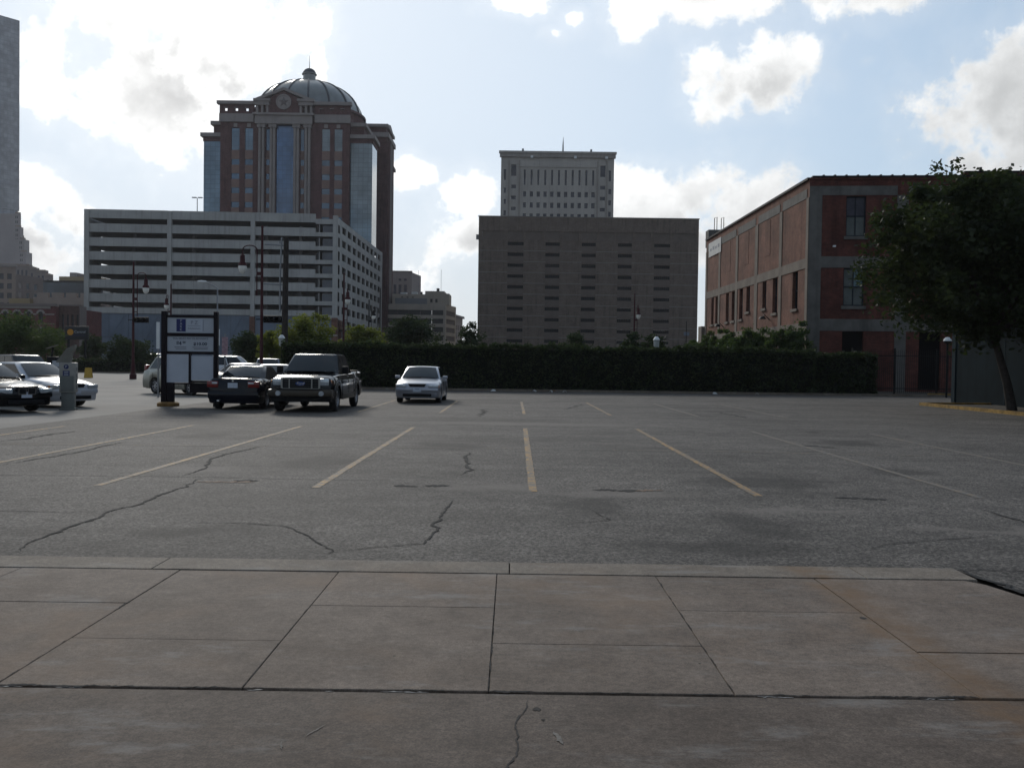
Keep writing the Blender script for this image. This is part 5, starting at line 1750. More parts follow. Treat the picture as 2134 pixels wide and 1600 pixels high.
M_lens = mat('headlight_lens', (0.42, 0.45, 0.47), 0.12, metal=0.35, var=0.25, scale=9, spec=0.8)
M_tail = mat('tail_light_lens', (0.16, 0.012, 0.010), 0.15, var=0.2, scale=9, spec=0.6)
M_amber = mat('amber_lens', (0.42, 0.12, 0.01), 0.2, var=0.1, spec=0.6)
M_plate = mat('licence_plate', (0.42, 0.45, 0.50), 0.4, var=0.12, scale=18)
M_black = mat('black_plastic', (0.007, 0.007, 0.008), 0.6, spec=0.15, var=0.15, scale=6)
M_platetx = mat('plate_print', (0.06, 0.08, 0.16), 0.5)

_wheels = {}


def wheel_mesh(rad, w=0.21):
    k = round(rad, 3)
    if k not in _wheels:
        ri = rad * 0.64
        ty = MB().lathe([(ri, -w / 2 + 0.015), (rad * 0.93, -w / 2), (rad, -w / 2 + 0.03), (rad, w / 2 - 0.03), (rad * 0.93, w / 2), (ri, w / 2 - 0.015)], n=24, axis='x').mesh('tyre', M_tyre, 40)
        rm = MB().lathe([(ri * 1.01, w / 2 - 0.02), (ri * 0.9, w / 2 - 0.01), (ri * 0.86, w / 2 - 0.05)], n=24, axis='x')
        rm.lathe([(ri * 0.24, w / 2 - 0.055), (ri * 0.22, w / 2 - 0.02), (0.0, w / 2 - 0.015)], n=12, axis='x')
        for s in range(6):
            a = 2 * math.pi * s / 6
            c, sn = math.cos(a), math.sin(a)
            hw = ri * 0.15
            q = [(ri * 0.15, -hw), (ri * 0.9, -hw * 0.8), (ri * 0.9, hw * 0.8), (ri * 0.15, hw)]
            rm.quad(*[(w / 2 - 0.03, y * c - z * sn, y * sn + z * c) for y, z in q])
        rme = rm.mesh('rim', M_rim, 40)
        back = MB().lathe([(0.0, w / 2 - 0.09), (ri, w / 2 - 0.09)], n=20, axis='x').mesh('brake_disc', M_black)
        _wheels[k] = (ty, rme, back)
    return _wheels[k]


def interp(x, pts):
    for (a, za), (b, zb) in zip(pts[:-1], pts[1:]):
        if x <= b:
            t = (x - a) / (b - a) if b > a else 0
            t = max(0, min(1, t))
            return za + (zb - za) * t
    return pts[-1][1]


def car(name, label, cat, x, y, heading, sp, body, detail=1, group='parked cars', plate=True, tail_only=False):
    """heading in degrees: 0 faces the camera (-Y), 90 faces right (+X), 180 faces away"""
    t = thing(name, label, cat, (x, y, 0), R(heading), group)
    L, Wd, H = sp['L'], sp['W'], sp['H']
    hw = Wd / 2
    f0 = -L / 2
    wr = sp.get('wr', 0.32)
    wf = f0 + sp['fo']
    wb_ = wf + sp['wb']
    cl = sp.get('cl', 0.2)
    top = [(q[0] + f0, q[1]) for q in sp['top']]          # (distance from nose, height) of bonnet, waist and deck
    plan = [(0, 0.80), (0.05, 0.90), (0.16, 0.955), (0.4, 0.985), (1.0, 1.0), (L - 1.0, 1.0), (L - 0.35, 0.985), (L - 0.14, 0.955), (L - 0.04, 0.90), (L, 0.82)]
    if sp.get('square'):
        plan = [(0, 0.88), (0.04, 0.94), (0.14, 0.98), (0.4, 1.0), (L - 0.3, 1.0), (L - 0.05, 0.985), (L, 0.96)]
    plan = [(a + f0, b) for a, b in plan]
    ys = {f0 + q for q in (0, 0.04, 0.10, 0.2, 0.35, 0.6)} | {f0 + L - q for q in (0, 0.04, 0.10, 0.2, 0.4)} | {q[0] for q in top}
    RA = wr + 0.055
    for c in (wf, wb_):
        ys |= {c + RA * math.cos(math.pi * k / 10) for k in range(11)} | {c - RA - 0.004, c + RA + 0.004}
    ys |= {f0 + L * k / 14 for k in range(15)}
    ys = sorted(round(q, 4) for q in ys)
    fr = [(0.0, 0.93), (0.06, 0.975), (0.28, 1.0), (0.60, 1.0), (0.80, 0.975), (0.93, 0.93), (1.0, 0.84)]
    rows = []
    for q in ys:
        zt = interp(q, top)
        w = hw * interp(q, plan)
        zb = cl
        if q < f0 + 0.3 or q > f0 + L - 0.3:
            zb = cl + 0.03
        for c in (wf, wb_):
            if abs(q - c) < RA:
                zb = max(zb, wr + math.sqrt(max(0, RA * RA - (q - c) ** 2)))
        row = [(w * b, q, zb + a * (zt - zb)) for a, b in fr]
        row.append((w * 0.45, q, zt + 0.022))
        full = row + [(0, q, zt + 0.03)] + [(-p[0], p[1], p[2]) for p in reversed(row)]
        rows.append(full)
    mb = MB()
    n = len(rows[0])
    for rw in rows:
        mb.v += rw
    for i in range(len(rows) - 1):
        for j in range(n - 1):
            a = i * n + j
            mb.f.append((a, a + n, a + n + 1, a + 1))
        mb.f.append((i * n + n - 1, (i + 1) * n + n - 1, (i + 1) * n, i * n))
    mb.f.append(tuple(range(n)))
    e = (len(rows) - 1) * n
    mb.f.append(tuple(e + k for k in reversed(range(n))))
    mb.obj('body', body, t, smooth=32)
    # cabin
    g = sp['cab']                 # windscreen foot, roof front, roof rear, rear window foot (from nose), waist height
    yw, yf, yr, yb, zw = g[0] + f0, g[1] + f0, g[2] + f0, g[3] + f0, g[4]
    wbt, wtp = hw * sp.get('cw0', 0.90), hw * sp.get('cw1', 0.70)
    zr = H
    lv = [0, 0.5, 0.9, 1.0]
    cb = MB()

    def ring(tt):
        k = min(tt / 0.9, 1.0)
        ya, yz = yw + (yf - yw) * k, yb + (yr - yb) * k
        ww = wbt + (wtp - wbt) * k
        z = zw - 0.03 + (zr - 0.035 - zw + 0.03) * k
        ins = 0.0
        if tt == 1.0:
            z, ya, yz, ww = zr - 0.008, ya + 0.14, yz - 0.14, ww - 0.09
        c = min(0.10, ww * 0.3)
        return [(-ww + c, ya, z), (ww - c, ya, z), (ww, ya + c * 1.4, z), (ww, yz - c * 1.4, z), (ww - c, yz, z), (-ww + c, yz, z), (-ww, yz - c * 1.4, z), (-ww, ya + c * 1.4, z)]
    for tt in lv:
        cb.v += ring(tt)
    for i in range(3):
        for j in range(8):
            a, b = i * 8 + j, i * 8 + (j + 1) % 8
            cb.f.append((a, b, b + 8, a + 8))
    cb.v.append((0, (yf + yr) / 2, zr + 0.012))
    for j in range(8):
        cb.f.append((24 + j, 24 + (j + 1) % 8, 32))
    cb.obj('cabin', body, t, smooth=35)

    def patch(nm, p, m, off, bulge=0.0):
        p = [Vector(q) for q in p]
        nn = (p[1] - p[0]).cross(p[3] - p[0]).normalized()
        a = [q + nn * off for q in p]
        o2 = MB()
        nu, nv = (10, 6) if bulge else (1, 1)
        for j in range(nv + 1):
            for i in range(nu + 1):
                u, v = i / nu, j / nv
                q = a[0].lerp(a[1], u).lerp(a[3].lerp(a[2], u), v)
                o2.v.append(tuple(q + nn * bulge * 4 * (u * (1 - u) * 0.8 + v * (1 - v) * 0.2)))
        for j in range(nv):
            for i in range(nu):
                k = j * (nu + 1) + i
                o2.f.append((k, k + 1, k + nu + 2, k + nu + 1))
        for i in range(4):
            o2.quad(p[i], p[(i + 1) % 4], a[(i + 1) % 4], a[i])
        return o2.obj(nm, m, t, smooth=30)

    def lerp(a, b, k):
        return tuple(a[i] + (b[i] - a[i]) * k for i in range(3))
    r0, r1 = ring(0.0), ring(0.9)
    k0, k1 = 0.10, 0.94
    fl, frr = lerp(r0[0], r1[0], k0), lerp(r0[1], r1[1], k0)
    ful, fur = lerp(r0[0], r1[0], k1), lerp(r0[1], r1[1], k1)
    patch('windscreen', [lerp(fl, frr, -0.035), lerp(fl, frr, 1.035), lerp(ful, fur, 1.02), lerp(ful, fur, -0.02)], M_cg, 0.010, 0.055)
    if not sp.get('no_rear_glass'):
        bl_, br_ = lerp(r0[5], r1[5], 0.2), lerp(r0[4], r1[4], 0.2)
        bul, bur = lerp(r0[5], r1[5], k1), lerp(r0[4], r1[4], k1)
        patch('rear_window', [br_, bl_, bul, bur], M_cg, 0.010, 0.05)
    splits = sp.get('side', (0.06, 0.5, 0.53, 0.94))
    for s in (0, 1):
        A0, B0 = (r0[2], r0[3]) if s == 0 else (r0[7], r0[6])
        A1, B1 = (r1[2], r1[3]) if s == 0 else (r1[7], r1[6])
        for i in range(0, len(splits), 2):
            u0, u1 = splits[i], splits[i + 1]
            lo0, hi0 = lerp(A0, A1, 0.16), lerp(A0, A1, 0.93)
            lo1, hi1 = lerp(B0, B1, 0.16), lerp(B0, B1, 0.93)
            q = [lerp(lo0, lo1, u0), lerp(lo0, lo1, u1), lerp(hi0, hi1, u1), lerp(hi0, hi1, u0)]
            if s == 1:
                q = [q[1], q[0], q[3], q[2]]
            patch('side_window', q, M_cg, 0.009)
    # wheels
    ty, rme, dsc = wheel_mesh(wr)
    for cy in (wf, wb_):
        for s in (-1, 1):
            o = link('wheel', ty, t, (s * (hw - 0.125), cy, wr), 0 if s > 0 else math.pi)
            link('rim', rme, o)
            if detail:
                link('brake_disc', dsc, o)
    MB().box(-hw * 0.78, hw * 0.78, f0 + 0.3, f0 + L - 0.3, cl + 0.02, cl + 0.30).obj('underbody', M_black, t)
    if not detail:
        return t
    zf = sp.get('light_z', 0.62)
    lh, lw = sp.get('light', (0.15, 0.36))
    for s in (-1, 1):
        cbox('headlight', s * (hw * 0.70), f0 + 0.085, zf, lw, 0.22, lh, M_lens, t, 0.035, R(8 * s))
        cbox('indicator', s * (hw * 0.905), f0 + 0.21, zf + 0.01, 0.05, 0.22, lh * 0.75, M_amber, t, 0.015, R(12 * s))
        tz = sp.get('tail_z', 0.72)
        th, tw = sp.get('tail', (0.17, 0.34))
        cbox('tail_light', s * (hw * 0.74), f0 + L - 0.055, tz, tw, 0.16, th, M_tail, t, 0.03, R(-6 * s))
        cbox('reversing_light', s * (hw * 0.66), f0 + L + 0.012, tz + th * 0.55, tw * 0.5, 0.05, th * 0.3, M_lens, t, 0.01, R(-4 * s))
        # door mirror
        my = yw + 0.42 + sp.get('mir_y', 0.0)
        ms = sp.get('mirror', (0.2, 0.13))
        cbox('door_mirror', s * (hw + 0.07), my, zw - 0.02, ms[0], 0.1, ms[1], sp.get('mir_mat', body), t, 0.03)
        for k, hy in enumerate((yw + 1.35, yw + 2.3)):
            if hy < yb - 0.4:
                cbox('door_handle', s * (hw * 0.995), hy, zw - 0.13, 0.03, 0.2, 0.035, body, t, 0.008)
        for hy in sp.get('gaps', (0.55, 1.6, 2.55)):
            cbox('door_gap', s * (hw * 0.9995), yw + hy, cl + 0.15, 0.012, 0.012, zw - cl - 0.28, M_black, t)
    if plate:
        pz = sp.get('plate_z', 0.42)
        p = cbox('licence_plate', 0, f0 - 0.035, pz, 0.31, 0.02, 0.16, M_plate, t)
        text('plate_print', 'TEXAS', 0.05, (0, -0.012, 0.125), M_platetx, p)
        p = cbox('licence_plate', 0, f0 + L + 0.03, sp.get('rplate_z', 0.72), 0.31, 0.02, 0.16, M_plate, t)
    return t


def front(t, L, Wd, kind, body):
    """grille, bumper and lower intake at the nose, bumper at the tail"""
    f0 = -L / 2
    hw = Wd / 2
    if kind == 'sedan':
        gr = MB()
        gr.quad((-0.34, f0 - 0.012, 0.745), (-0.28, f0 - 0.02, 0.64), (0.28, f0 - 0.02, 0.64), (0.34, f0 - 0.012, 0.745))
        gr.obj('grille', M_black, t)
        cbox('grille_trim', 0, f0 - 0.015, 0.745, 0.72, 0.03, 0.02, M_chrome, t)
        cbox('front_bumper', 0, f0 + 0.10, 0.42, Wd * 0.93, 0.26, 0.2, body, t, 0.08)
        cbox('lower_intake', 0, f0 + 0.0, 0.27, Wd * 0.62, 0.07, 0.11, M_black, t, 0.015)
        cbox('rear_bumper', 0, f0 + L - 0.10, 0.34, Wd * 0.94, 0.26, 0.26, body, t, 0.08)
        MB().box(-hw * 0.5, hw * 0.5, f0 + 0.13, f0 + 0.138, 0.4, 0.405).obj('seam', M_black, t)
        MB().tube([(-0.55, f0 + 1.2, 0.975), (0.02, f0 + 1.28, 0.985)], 0.012, 5).obj('wiper', M_black, t)


SEDAN = dict(L=4.75, W=1.78, H=1.43, fo=0.92, wb=2.72, wr=0.315, cl=0.19,
             top=[(0, 0.60), (0.03, 0.70), (0.12, 0.755), (0.5, 0.83), (1.25, 0.93), (1.9, 0.95), (3.6, 0.97), (3.95, 1.0), (4.6, 0.97), (4.72, 0.9), (4.75, 0.80)],
             cab=(1.22, 2.0, 3.2, 4.05, 0.95), light_z=0.60, light=(0.135, 0.40), plate_z=0.44)
EURO = dict(SEDAN, L=4.6, W=1.74, H=1.41, top=[(0, 0.58), (0.03, 0.66), (0.12, 0.72), (0.5, 0.80), (1.3, 0.92), (1.9, 0.94), (3.4, 0.97), (3.75, 1.0), (4.42, 0.985), (4.56, 0.94), (4.6, 0.86)],
            cab=(1.3, 2.05, 3.05, 3.86, 0.95), light_z=0.56, light=(0.14, 0.42), tail_z=0.71, tail=(0.2, 0.36), rplate_z=0.70)
SUV = dict(L=4.5, W=1.82, H=1.70, fo=0.88, wb=2.65, wr=0.345, cl=0.23,
           top=[(0, 0.66), (0.04, 0.80), (0.14, 0.90), (0.6, 0.99), (1.15, 1.06), (2.2, 1.09), (4.2, 1.12), (4.42, 1.08), (4.5, 0.8)],
           cab=(1.1, 1.75, 3.85, 4.38, 1.08), cw1=0.76, light_z=0.72, light=(0.18, 0.32), tail_z=0.9, tail=(0.4, 0.2), side=(0.05, 0.36, 0.39, 0.66, 0.69, 0.95), square=True)
TRUCK = dict(L=5.7, W=1.98, H=1.83, fo=0.92, wb=3.53, wr=0.395, cl=0.36,
             top=[(0, 0.84), (0.03, 1.0), (0.10, 1.06), (0.5, 1.13), (1.32, 1.18), (1.4, 1.2), (3.9, 1.22), (3.98, 1.24), (5.6, 1.24), (5.7, 1.22)],
             cab=(1.28, 2.0, 3.6, 3.92, 1.19), cw0=0.905, cw1=0.71, light_z=0.83, light=(0.22, 0.32), tail_z=0.9, tail=(0.34, 0.16), mirror=(0.2, 0.26), mir_mat=None, plate_z=0.50, square=True, gaps=(0.35, 1.45, 2.45))
VAN = dict(L=5.2, W=1.95, H=2.15, fo=0.85, wb=3.2, wr=0.34, cl=0.24,
           top=[(0, 0.7), (0.04, 0.9), (0.3, 1.05), (0.8, 1.12), (1.5, 1.2), (5.0, 1.2), (5.2, 1.15)],
           cab=(0.75, 1.5, 5.05, 5.18, 1.15), cw1=0.84, square=True, side=(0.03, 0.2, 0.23, 0.5, 0.53, 0.9))
TRUCK['mir_mat'] = M_black

# --- pickup truck
M_gbar = mat('grille_bar_grey', (0.05, 0.05, 0.052), 0.4, var=0.1)
tk = car('pickup_truck', 'black crew-cab pickup truck with tan lower bumper facing the camera', 'pickup truck', -6.48, 31.25, 0, TRUCK, P_black)
f0 = -TRUCK['L'] / 2
hw = TRUCK['W'] / 2
gf = MB()
for a in ((-0.60, 0.60, 1.035, 1.075), (-0.56, 0.56, 0.71, 0.75), (-0.60, -0.55, 0.75, 1.035), (0.55, 0.60, 0.75, 1.035), (-0.36, -0.33, 0.75, 1.035), (0.33, 0.36, 0.75, 1.035)):
    gf.box(a[0], a[1], f0 - 0.05, f0 + 0.02, a[2], a[3])
gs = gf.obj('grille_surround', mat('tan_grille', (0.30, 0.29, 0.26), 0.4, metal=0.3, var=0.08), tk)
for z in (0.80, 0.865, 0.93, 0.985):
    cbox('grille_bar', 0, f0 - 0.02, z, 1.1, 0.03, 0.018, M_gbar, tk)
cbox('grille_mesh', 0, f0 - 0.004, 0.72, 1.14, 0.02, 0.33, M_black, tk)
em = MB().lathe([(0.0, -0.02), (1.0, -0.02), (1.0, 0.02)], n=24, axis='y')
em.v = [(v[0] * 0.15, v[1], v[2] * 0.062) for v in em.v]
eo = em.obj('emblem', mat('blue_emblem', (0.02, 0.05, 0.16), 0.25, var=0.05), tk, (0, f0 - 0.06, 0.895))
text('emblem_script', 'Ford', 0.12, (0, -0.022, 0.0), M_chrome, eo, shear=0.3)
cbox('front_bumper', 0, f0 + 0.02, 0.50, 1.96, 0.34, 0.22, P_gold, tk, 0.06)
cbox('bumper_step', 0, f0 - 0.10, 0.70, 1.4, 0.14, 0.035, M_black, tk, 0.01)
cbox('front_skirt', 0, f0 + 0.12, 0.33, 1.84, 0.3, 0.19, M_black, tk, 0.04)
for s in (-1, 1):
    MB().lathe([(0.0, -0.03), (0.075, -0.03), (0.085, 0.0)], (s * 0.66, f0 - 0.15, 0.59), 14, 'y').obj('fog_light', M_lens, tk, smooth=40)
    cbox('tow_hook', s * 0.42, f0 - 0.02, 0.44, 0.06, 0.12, 0.1, M_black, tk, 0.015)
    cbox('rocker_cladding', s * (hw - 0.02), 0.05, 0.36, 0.05, 2.5, 0.2, P_gold, tk, 0.015)
    for cy in (f0 + 0.92, f0 + 4.45):
        mb = MB()
        for k in range(12):
            a0, a1 = math.pi * k / 12, math.pi * (k + 1) / 12
            q = [(cy + rr * math.cos(a), 0.395 + rr * math.sin(a)) for rr, a in ((0.44, a0), (0.52, a0), (0.52, a1), (0.44, a1))]
            mb.quad(*[(s * (hw + 0.02), p, z) for p, z in q])
            mb.quad(*[(s * (hw + (0.02 if i < 2 else -0.05)), q[1 if i in (0, 3) else 2][0], q[1 if i in (0, 3) else 2][1]) for i in range(4)])
        mb.obj('wheel_arch_flare', P_gold, tk)
MB().box(-hw * 0.86, hw * 0.86, f0 + 4.05, f0 + 5.55, 1.262, 1.27).obj('bed_dark_sheet', M_black, tk)  # dark sheet stands for the shaded inside of the open bed
MB().tube([(-0.75, f0 + 1.33, 1.245), (-0.05, f0 + 1.4, 1.26)], 0.014, 5).obj('wiper', M_black, tk)
MB().tube([(0.75, f0 + 1.33, 1.245), (0.1, f0 + 1.4, 1.26)], 0.014, 5).obj('wiper', M_black, tk)
cbox('rear_mirror', 0, f0 + 2.02, 1.60, 0.24, 0.04, 0.08, M_black, tk)

# --- silver sedan facing the camera
c1 = car('sedan', 'silver sedan parked alone in front of the hedge facing the camera', 'car', -3.66, 38.1, 0, SEDAN, P_silver)
front(c1, 4.75, 1.78, 'sedan', P_silver)
# --- dark sedan seen from behind
c2 = car('sedan', 'dark navy sedan seen from behind between the price sign and the pickup', 'car', -8.86, 31.7, 180, EURO, P_navy)
front(c2, 4.6, 1.74, 'sedan', P_navy)
cbox('boot_lip', 0, EURO['L'] / 2 - 0.06, 0.985, 1.2, 0.06, 0.02, P_navy, c2, 0.006)
cbox('tail_pipe', 0.45, EURO['L'] / 2 + 0.02, 0.25, 0.08, 0.12, 0.06, M_chrome, c2, 0.01)
MB().lathe([(0.0, 0.012), (0.035, 0.012), (0.037, 0.0)], (0, EURO['L'] / 2 + 0.01, 0.925), 12, 'y').obj('badge', M_chrome, c2)
for s in (-1, 1):
    MB().box(s * 0.80 - 0.02, s * 0.80 + 0.02, 1.2, 2.28, 0.43, 0.455).obj('bumper_trim', M_chrome, c2)


def place(front_xy, heading, L):
    f = Vector((math.sin(R(heading)), -math.cos(R(heading))))
    return front_xy[0] - f.x * L / 2, front_xy[1] - f.y * L / 2


# --- cars angle-parked along the left
x, y = place((-13.75, 26.2), 60, 4.6)
c3 = car('sedan', 'black sedan with twin kidney grille angle-parked at the left edge', 'car', x, y, 60, EURO, P_black)
front(c3, 4.6, 1.74, 'sedan', P_black)
for s in (-1, 1):
    g_ = MB().box(s * 0.14 - 0.115, s * 0.14 + 0.115, -2.355, -2.32, 0.53, 0.72).obj('kidney_grille', M_chrome, c3)
    MB().box(s * 0.14 - 0.095, s * 0.14 + 0.095, -2.362, -2.354, 0.55, 0.70).obj('grille_slats', M_black, g_)
x, y = place((-13.9, 29.5), 62, 4.75)
c4 = car('sedan', 'pale silver-white sedan angle-parked behind the pay station', 'car', x, y, 62, SEDAN, P_pearl)
front(c4, 4.75, 1.78, 'sedan', P_pearl)
c5 = car('sport_utility_vehicle', 'beige sport utility vehicle partly hidden by the price sign', 'car', -14.7, 42.07, 54, SUV, P_beige)
x, y = place((-11.1, 44.6), 56, 4.75)
c6 = car('sedan', 'silver-white sedan behind the right edge of the price sign', 'car', x, y, 56, SEDAN, P_pearl)
front(c6, 4.75, 1.78, 'sedan', P_pearl)
c7 = car('sedan', 'silver grey sedan mostly hidden behind the navy sedan and the pickup', 'car', -9.75, 38.9, 180, SEDAN, P_silver, 0)
car('pickup_truck', 'white pickup with dark cab window beyond the silver-white sedan by the price sign', 'pickup truck', -17.6, 57.0, 100, TRUCK, P_white, 0)
car('sport_utility_vehicle', 'dark blue vehicle behind the tall maroon lamp post', 'car', -16.3, 62.0, 10, SUV, P_blue, 0)
car('sport_utility_vehicle', 'dark grey vehicle with pale windscreen behind the white sedan at left', 'car', -24.6, 46.5, 55, SUV, P_grey, 0)
car('sport_utility_vehicle', 'dark red vehicle parked under the left trees', 'car', -31.0, 57, 60, SUV, P_redc, 0)
car('sedan', 'small white sedan across the street just right of the pay station top', 'car', -49.6, 104.5, 85, SEDAN, P_white, 0)
car('sedan', 'red car peeking out left of the beige sport utility vehicle', 'car', -18.7, 53.5, 55, SUV, P_redc, 0)
car('sedan', 'pale blue-grey sedan beyond the low hedge across the street', 'car', -46.3, 106, 95, SEDAN, P_silver, 0)
car('van', 'white van parked across the street beyond the low hedge, left of the price sign', 'van', -40.7, 105, 92, VAN, P_white, 0)
car('sedan', 'grey sedan at the far left picture edge under the trees', 'car', -33.6, 62, 65, SEDAN, P_grey, 0)
car('sedan', 'dark sedan across the street right of the white van', 'car', -33.5, 108, 88, SEDAN, P_navy, 0)

# ------------------------------------------------------------------ price sign
M_post = mat('sign_frame_paint', (0.010, 0.007, 0.009), 0.6, spec=0.12, var=0.2, scale=5)
M_panel = mat('sign_panel', (0.36, 0.375, 0.40), 0.6, var=0.06, scale=3)
M_panel2 = mat('blank_board', (0.40, 0.42, 0.46), 0.6, var=0.05, scale=3)
M_navy = mat('navy_print', (0.012, 0.018, 0.10), 0.5)
M_ink = mat('dark_print', (0.02, 0.03, 0.05), 0.6)
M_pale = mat('grey_fade_print', (0.14, 0.145, 0.16), 0.6)
SX = -11.84
t = thing('price_sign', 'tall framed parking price sign with white boards between two dark posts', 'sign', (SX, 31.3, 0))
for x, w in ((0.09, 0.18), (1.83, 0.13)):
    cbox('post', x, 0, 0, w, 0.18, 3.2, M_post, t, 0.008)
cbox('lower_post', 0.30, 0.02, 0, 0.22, 0.16, 0.80, M_post, t, 0.008)
for z, h in ((2.99, 0.08), (2.36, 0.11), (1.76, 0.09)):
    cbox('crossbar', 0.975, 0, z, 1.60, 0.12, h, M_post, t)
cbox('crossbar', 0.56, 0, 0.74, 0.76, 0.1, 0.05, M_post, t)
cbox('crossbar', 1.36, 0, 0.80, 0.84, 0.1, 0.07, M_post, t)
cbox('mullion', 0.96, 0, 0.74, 0.075, 0.12, 1.02, M_post, t)
cbox('skirt_board', 1.36, 0.02, 0.46, 0.84, 0.06, 0.33, M_post, t)
p1 = cbox('top_board', 0.975, -0.02, 2.475, 1.56, 0.03, 0.51, M_panel, t)
p2 = cbox('price_board', 0.975, -0.02, 1.855, 1.56, 0.03, 0.50, M_panel, t)
cbox('blank_board', 0.545, -0.03, 0.80, 0.745, 0.03, 0.955, M_panel2, t)
cbox('blank_board', 1.385, -0.02, 0.88, 0.77, 0.03, 0.83, M_panel2, t)
b = cbox('blue_block', -0.32, -0.018, 0.045, 0.31, 0.006, 0.42, M_navy, p1)
for k, ch in enumerate('PARK'):
    text('letter', ch, 0.12, (0, -0.006, 0.36 - 0.1 * k), M_panel, b)
o = cbox('logo_frame', 0.155, -0.017, 0.045, 0.58, 0.004, 0.42, M_panel2, p1)
cbox('logo_line', 0.27, -0.005, 0.02, 0.012, 0.004, 0.38, M_ink, o)
text('logo_word', 'PARKING', 0.085, (-0.03, -0.006, 0.10), M_pale, o, width=0.42)
text('logo_initials', 'P Z', 0.17, (-0.03, -0.006, 0.30), M_pale, o)
cbox('logo_line', -0.03, -0.004, 0.19, 0.44, 0.003, 0.012, M_pale, o)
text('heading', 'YOU MUST PAY IN ADVANCE', 0.09, (0.0, -0.018, 0.43), M_pale, p2, width=1.2, bold=0.002)
text('price', '$4', 0.17, (-0.39, -0.018, 0.265), M_ink, p2, bold=0.006)
text('price_cents', '00', 0.10, (-0.215, -0.018, 0.30), M_ink, p2, bold=0.003)
text('price', '$10.00', 0.135, (0.33, -0.018, 0.25), M_ink, p2, width=0.46, bold=0.004)
for x, w in ((-0.34, 0.40), (0.33, 0.52)):
    cbox('small_print', x, -0.017, 0.13, w, 0.003, 0.022, M_pale, p2)
    cbox('small_print', x + 0.02, -0.017, 0.075, w * 0.9, 0.003, 0.022, M_pale, p2)
kb = MB().lathe([(0.36, 0.0), (0.36, 0.10), (0.30, 0.14), (0.0, 0.14)], (0.22, 0.0, 0), 16)
kb.obj('yellow_footing', mat('footing_paint', (0.17, 0.095, 0.03), 0.85, var=0.4, scale=5), t, smooth=40)

# ------------------------------------------------------------------ pay station
M_pay = mat('pay_station_paint', (0.25, 0.235, 0.205), 0.55, var=0.15, scale=3)
M_payd = mat('pay_station_base_paint', (0.14, 0.145, 0.13), 0.6, var=0.15, scale=3)
M_stick = mat('pay_station_decal', (0.025, 0.03, 0.09), 0.5)
t = thing('pay_station', 'grey-green pay station cabinet standing beside the white sedan at left', 'pay station', (-13.6, 28.4, 0), R(14))
cbox('base', 0, 0, 0, 0.36, 0.30, 0.52, M_payd, t, 0.01)
cbox('foot', 0, 0, 0, 0.46, 0.40, 0.05, M_payd, t, 0.008)
cab = cbox('cabinet', 0, 0, 0.52, 0.46, 0.38, 0.92, M_pay, t, 0.03)
cbox('door_panel', 0.0, -0.195, 0.05, 0.36, 0.012, 0.46, M_payd, cab)
d = MB().lathe([(0.0, -0.006), (0.07, -0.006), (0.072, 0.004)], (-0.03, -0.195, 0.79), 18, 'y').obj('parking_emblem', M_stick, cab)
text('emblem_letter', 'P', 0.11, (-0.03, -0.204, 0.79), M_panel, cab)
lab = cbox('instruction_label', -0.03, -0.194, 0.50, 0.19, 0.008, 0.17, M_stick, cab)
for k in range(3):
    cbox('label_line', 0, -0.005, 0.03 + 0.05 * k, 0.12, 0.003, 0.018, M_panel, lab)
for k, z in enumerate((0.12, 0.3, 0.46, 0.66)):
    cbox('side_lettering', 0.232, 0.0, z, 0.006, 0.07, 0.12, M_ink, cab)
hd = MB()
prof = [(-0.34, 1.44), (-0.02, 1.88), (0.06, 1.915), (0.2, 1.99), (0.2, 1.90), (0.10, 1.72), (0.06, 1.44)]
for y_ in (-0.16, 0.16):
    hd.quad(*[(a, y_, z) for a, z in (prof if y_ < 0 else prof[::-1])])
for i in range(len(prof)):
    a, b_ = prof[i], prof[(i + 1) % len(prof)]
    hd.quad((a[0], 0.16, a[1]), (b_[0], 0.16, b_[1]), (b_[0], -0.16, b_[1]), (a[0], -0.16, a[1]))
hd.obj('tilted_hood', mat('pay_hood', (0.15, 0.14, 0.115), 0.6, var=0.15, scale=3), t)
t = thing('solar_pay_meter', 'slim dark pay meter with a tilted solar panel behind the white sedan at left', 'parking meter', (-17.9, 36.0, 0))
cbox('column', 0, 0, 0, 0.2, 0.18, 1.55, mat('teal_meter', (0.03, 0.05, 0.06), 0.5), t, 0.02)
cbox('meter_head', 0.05, 0, 1.2, 0.36, 0.3, 0.42, M_dark, t, 0.03)
cbox('notice', 0.24, -0.17, 1.22, 0.26, 0.01, 0.24, M_panel, t)
MB().tube([(0, 0, 1.6), (0.05, 0, 1.98)], 0.03, 6).obj('stem', M_dark, t)
MB().quad((-0.2, -0.15, 1.93), (0.22, -0.15, 2.07), (0.22, 0.15, 2.10), (-0.2, 0.15, 1.96)).quad((-0.2, 0.15, 1.93), (0.22, 0.15, 2.07), (0.22, -0.15, 2.05), (-0.2, -0.15, 1.91)).obj('solar_panel', M_steel, t)

# ------------------------------------------------------------------ A-board
M_yel = mat('yellow_plastic', (0.42, 0.25, 0.03), 0.5, var=0.15, scale=6)
t = thing('folding_sign', 'small yellow folding A-board on the pavement by the low hedge', 'sign', (-33.4, 73.0, 0), R(18))
for s in (-1, 1):
    mb = MB()
    for dd in (0.0, 0.03):
        q = [(-0.3, s * (0.28 + dd), 0.0), (0.3, s * (0.28 + dd), 0.0), (0.24, s * (0.03 + dd), 0.78), (-0.24, s * (0.03 + dd), 0.78)]
        mb.quad(*(q if dd else q[::-1]))
    mb.obj('panel', M_yel, t)
MB().tube([(-0.24, 0, 0.78), (0.24, 0, 0.78)], 0.025, 6).obj('hinge', M_yel, t)

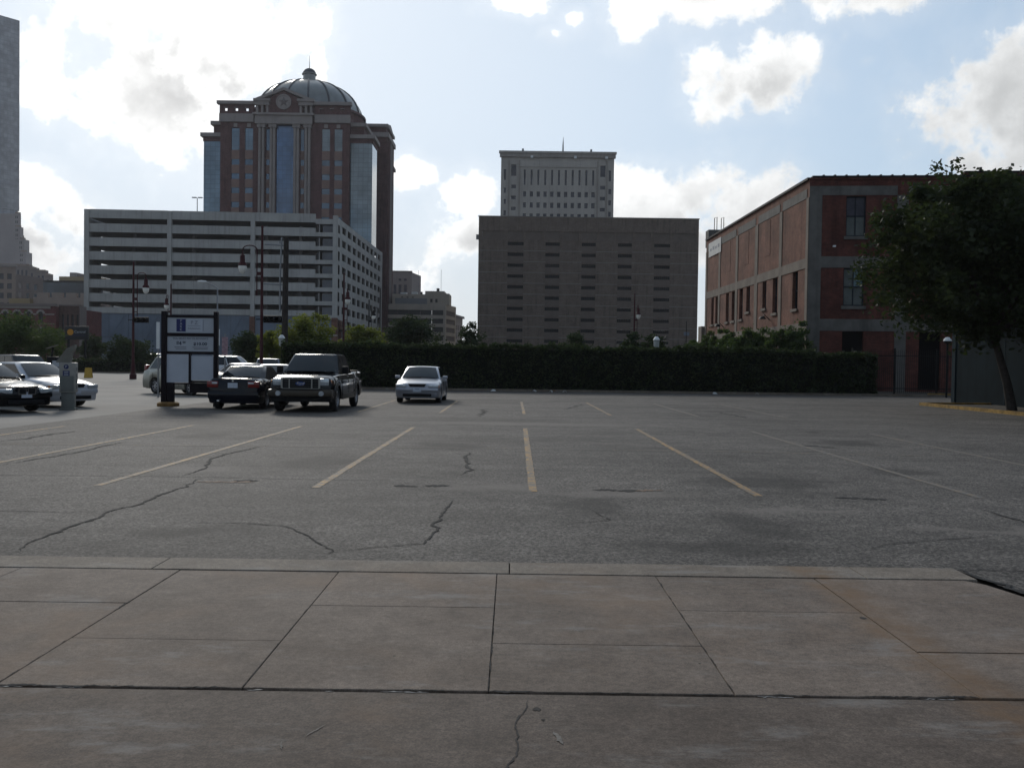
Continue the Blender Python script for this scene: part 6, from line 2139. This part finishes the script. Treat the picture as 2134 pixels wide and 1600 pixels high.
# ------------------------------------------------------------------ parking company sign with orange dot
t = thing('company_sign', 'dark roadside sign with an orange disc and pale lettering beside the garage', 'sign', (-51.7, 110, 0))
cbox('board', 0, 0, 3.70, 2.75, 0.3, 1.58, mat('near_black_board', (0.016, 0.017, 0.018), 0.5, var=0.1), t, 0.03)
for x in (-1.0, 1.0):
    cbox('leg', x, 0, 0, 0.2, 0.2, 3.7, M_dark, t)
MB().lathe([(0.0, -0.18), (0.37, -0.18), (0.37, -0.14)], (-0.72, 0, 4.58), 20, 'y').obj('orange_disc', mat('orange_paint', (0.50, 0.22, 0.02), 0.5, var=0.05), t)
text('lettering', 'Central', 0.42, (0.42, -0.17, 4.62), M_panel, t, width=1.3)
cbox('underline', 0.3, -0.16, 4.18, 1.5, 0.01, 0.05, M_navy, t)

# ------------------------------------------------------------------ litter along the hedge foot
M_litter = mat('paper_litter', (0.5, 0.5, 0.48), 0.8, var=0.1)
spots = ((-9.9, 52.8), (-1.05, 52.7), (1.3, 52.9), (2.2, 52.7), (3.0, 52.8), (14.0, 52.8), (11.6, 52.9))
where = ('left of the silver sedan', 'just right of the silver sedan', 'left of the hedge middle', 'near the hedge middle', 'right of the hedge middle', 'near the right end of the hedge', 'below the conifers')
for (x, y), wd in zip(spots, where):
    o = MB().quad((-0.16, -0.1, 0.0), (0.14, -0.08, 0.01), (0.04, 0.02, 0.11), (-0.1, 0.04, 0.09)).quad((-0.1, 0.04, 0.09), (0.04, 0.02, 0.11), (0.17, 0.1, 0.0), (-0.12, 0.12, 0.0)).obj('litter', M_litter, None, (x, y, 0.006), rng.uniform(0, 6))
    tag(o, 'scrap of white paper litter at the hedge foot ' + wd, 'litter', 'litter along the hedge')

# ------------------------------------------------------------------ summer haze
hm = bpy.data.materials.new('summer_haze')
hm.use_nodes = True
for n_ in list(hm.node_tree.nodes):
    if n_.type != 'OUTPUT_MATERIAL':
        hm.node_tree.nodes.remove(n_)
pv = hm.node_tree.nodes.new('ShaderNodeVolumePrincipled')
pv.inputs['Color'].default_value = (0.95, 0.96, 1.0, 1)
pv.inputs['Density'].default_value = 0.00011
pv.inputs['Anisotropy'].default_value = 0.3
hm.node_tree.links.new(pv.outputs[0], [n_ for n_ in hm.node_tree.nodes if n_.type == 'OUTPUT_MATERIAL'][0].inputs['Volume'])
tag(MB().box(-2600, 2600, -500, 3600, -1.2, 300).obj('haze', hm), kind='stuff')
